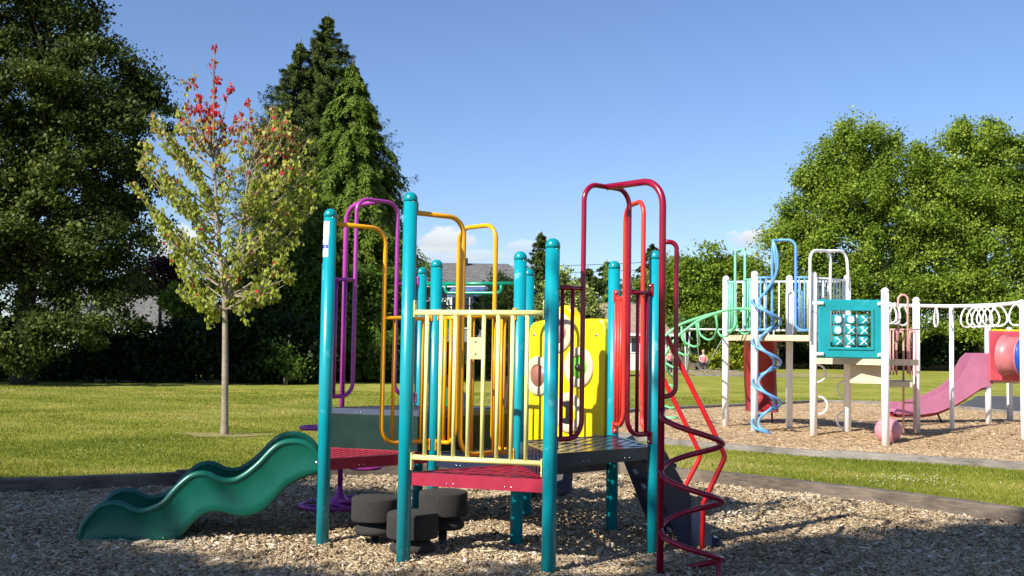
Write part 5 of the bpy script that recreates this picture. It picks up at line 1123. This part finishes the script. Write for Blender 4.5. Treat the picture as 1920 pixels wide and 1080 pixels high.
# ================================================================ trees behind the camera, left: they shade the foreground
az_, el_ = math.radians(45.5), math.radians(37)
SUN = Vector((-math.cos(az_) * math.cos(el_), -math.sin(az_) * math.cos(el_), math.sin(el_)))
def shade_lobe(gx, gy, rx, ry, h): 
    p = Vector((gx, gy, 0)) + SUN * (h / SUN.z); return (p.x, p.y, p.z, rx, ry, 0.8)
SL = [shade_lobe(-4.0, 9.9, 1.5, 0.8, 9.5), shade_lobe(-2.7, 9.6, 0.9, 0.7, 9.0), shade_lobe(-5.6, 8.7, 1.7, 1.4, 9.5), shade_lobe(-4.4, 8.2, 0.7, 0.55, 9.0), shade_lobe(-3.1, 8.15, 0.75, 0.42, 9.0), shade_lobe(-2.1, 9.4, 0.7, 0.6, 9.2), shade_lobe(-1.9, 8.75, 0.35, 0.3, 9.0), shade_lobe(-3.5, 9.0, 0.9, 0.6, 9.2), shade_lobe(-5.2, 7.5, 0.8, 0.6, 9.2), shade_lobe(-4.2, 10.6, 1.2, 0.4, 9.6), shade_lobe(-4.4, 6.9, 0.7, 0.35, 9.0), shade_lobe(-3.4, 7.45, 0.45, 0.3, 9.0), shade_lobe(-3.0, 10.3, 0.9, 0.5, 9.3)]
SL2 = [shade_lobe(-3.2, 6.35, 1.2, 0.35, 8.5), shade_lobe(-4.2, 6.0, 1.7, 0.55, 8.5), shade_lobe(-2.4, 5.9, 1.3, 0.50, 8.0), shade_lobe(-1.0, 5.7, 1.0, 0.4, 8.0), shade_lobe(2.9, 7.4, 1.1, 0.55, 8.6), shade_lobe(3.9, 8.0, 0.8, 0.55, 9.0), shade_lobe(2.2, 6.3, 1.1, 0.5, 8.3), shade_lobe(4.2, 6.6, 1.4, 0.9, 9.2), shade_lobe(1.75, 6.95, 0.5, 0.38, 8.4)]
broad('shade_tree', 'broadleaf tree outside the frame shading the left wood chips', [(SL[0][0] + 0.5, SL[0][1], 0), (SL[0][0] + 0.4, SL[0][1], 5), (SL[0][0], SL[0][1], 9.8)], 0.25, SL, 'oak', 85000, 0.16, crad=0.30, nlimb=14, shell=0.2)
broad('shade_tree', 'broadleaf tree behind the camera shading the nearest wood chips', [(SL2[3][0] - 1.5, SL2[3][1] - 0.5, 0), (SL2[3][0] - 1.5, SL2[3][1], 5), (SL2[3][0] - 1.3, SL2[3][1], 9.0)], 0.25, SL2, 'oak', 75000, 0.16, crad=0.30, nlimb=16, shell=0.2)
broad('shade_tree', 'broadleaf tree outside the frame at the far left shading the hedge', [(-26, 31, 0), (-26, 31, 6), (-26, 31, 11)], 0.4, [(-26, 31, 9, 5, 4, 4), (-23, 33, 7, 4, 4, 3.5), (-22, 33.5, 12, 3, 3, 3)], 'oak', 26000, 0.30, crad=0.9, nlimb=20)
# ================================================================ light and sky
sun = bpy.data.lights.new('sun', 'SUN'); sun.energy = 4.9; sun.angle = math.radians(0.53); sun.color = (1.0, 0.955, 0.88)
so = bpy.data.objects.new('sun', sun); C.objects.link(so); so.rotation_euler = (-SUN).to_track_quat('-Z', 'Y').to_euler(); so.location = (-8, -8, 12)
w = bpy.data.worlds.new('World'); SC.world = w; w.use_nodes = True; nt = w.node_tree; bg = nt.nodes['Background']
sky = nt.nodes.new('ShaderNodeTexSky'); sky.sky_type = 'NISHITA'; sky.sun_disc = False; sky.sun_elevation = el_; sky.sun_rotation = math.atan2(SUN.x, SUN.y)
sky.air_density = 1.0; sky.dust_density = 0.25; sky.ozone_density = 3.0; sky.altitude = 100
tc = nt.nodes.new('ShaderNodeTexCoord')
def cloud(px, py, rx, ry, seed, thr):
    d = ray(px, py).normalized(); ub, zb_ = d.x / d.y, d.z / d.y
    sep = nt.nodes.new('ShaderNodeSeparateXYZ'); nt.links.new(tc.outputs['Generated'], sep.inputs[0])
    def mt(op, a, b, clamp=False):
        n = nt.nodes.new('ShaderNodeMath'); n.operation = op; n.use_clamp = clamp
        for i, q in enumerate((a, b)):
            if isinstance(q, (int, float)): n.inputs[i].default_value = q
            else: nt.links.new(q, n.inputs[i])
        return n.outputs[0]
    U = mt('DIVIDE', mt('SUBTRACT', mt('DIVIDE', sep.outputs[0], sep.outputs[1]), ub), rx / F); W_ = mt('DIVIDE', mt('SUBTRACT', mt('DIVIDE', sep.outputs[2], sep.outputs[1]), zb_), ry / F)
    r2 = mt('ADD', mt('MULTIPLY', U, U), mt('MULTIPLY', W_, W_))
    cmb = nt.nodes.new('ShaderNodeCombineXYZ'); nt.links.new(U, cmb.inputs[0]); nt.links.new(W_, cmb.inputs[1]); cmb.inputs[2].default_value = seed
    nz = N(nt, 'ShaderNodeTexNoise', Scale=2.0, Detail=9, Roughness=0.62); nt.links.new(cmb.outputs[0], nz.inputs[0])
    dens = mt('SUBTRACT', mt('ADD', mt('MULTIPLY', nz.outputs[0], 1.7), thr), r2)
    pos = mt('GREATER_THAN', sep.outputs[1], 0.1)
    sh = nt.nodes.new('ShaderNodeMapRange'); sh.interpolation_type = 'SMOOTHSTEP'; sh.inputs[1].default_value = 0.0; sh.inputs[2].default_value = 0.42; nt.links.new(dens, sh.inputs[0])
    return mt('MULTIPLY', sh.outputs[0], pos), W_, nz.outputs[0]
tn = nt.nodes.new('ShaderNodeMix'); tn.data_type = 'RGBA'; tn.blend_type = 'MULTIPLY'; tn.inputs[0].default_value = 1; nt.links.new(sky.outputs[0], tn.inputs[6]); tn.inputs[7].default_value = (1.0, 1.06, 1.27, 1); col = tn.outputs[2]
for (px, py, rx, ry, sd_, thr, amt) in ((838, 452, 62, 32, 1.3, 0.0, 0.92), (905, 478, 90, 16, 3.1, -0.2, 0.45), (1430, 443, 46, 15, 5.7, 0.0, 0.95), (820, 480, 120, 25, 8.0, -0.25, 0.5), (1395, 448, 55, 26, 9.3, -0.35, 0.6), (330, 455, 60, 40, 4.4, 0.0, 0.9), (980, 462, 40, 16, 12.1, -0.15, 0.5)):
    mask, W_, nzz = cloud(px, py, rx, ry, sd_, thr)
    mu = nt.nodes.new('ShaderNodeMath'); mu.operation = 'MULTIPLY'; mu.inputs[1].default_value = amt; nt.links.new(mask, mu.inputs[0])
    lit = nt.nodes.new('ShaderNodeMapRange'); lit.inputs[1].default_value = -1.0; lit.inputs[2].default_value = 0.7; lit.inputs[3].default_value = CLO if 'CLO' in globals() else 5.2; lit.inputs[4].default_value = CHI if 'CHI' in globals() else 8.6; nt.links.new(W_, lit.inputs[0])
    cc_ = nt.nodes.new('ShaderNodeCombineColor'); 
    for i, f_ in enumerate((0.93, 0.96, 1.0)):
        q = nt.nodes.new('ShaderNodeMath'); q.operation = 'MULTIPLY'; q.inputs[1].default_value = f_; nt.links.new(lit.outputs[0], q.inputs[0]); nt.links.new(q.outputs[0], cc_.inputs[i])
    mx = nt.nodes.new('ShaderNodeMix'); mx.data_type = 'RGBA'; nt.links.new(mu.outputs[0], mx.inputs[0]); nt.links.new(col, mx.inputs[6]); nt.links.new(cc_.outputs[0], mx.inputs[7]); col = mx.outputs[2]
nt.links.new(col, bg.inputs[0]); bg.inputs[1].default_value = 0.066
SC.view_settings.view_transform = 'Standard'; SC.view_settings.look = 'None'; SC.view_settings.exposure = 0.87; SC.view_settings.gamma = 1
SC.cycles.max_bounces = 6; SC.cycles.transparent_max_bounces = 4
for o in bpy.data.objects:
    if '_o' in o: del o['_o']
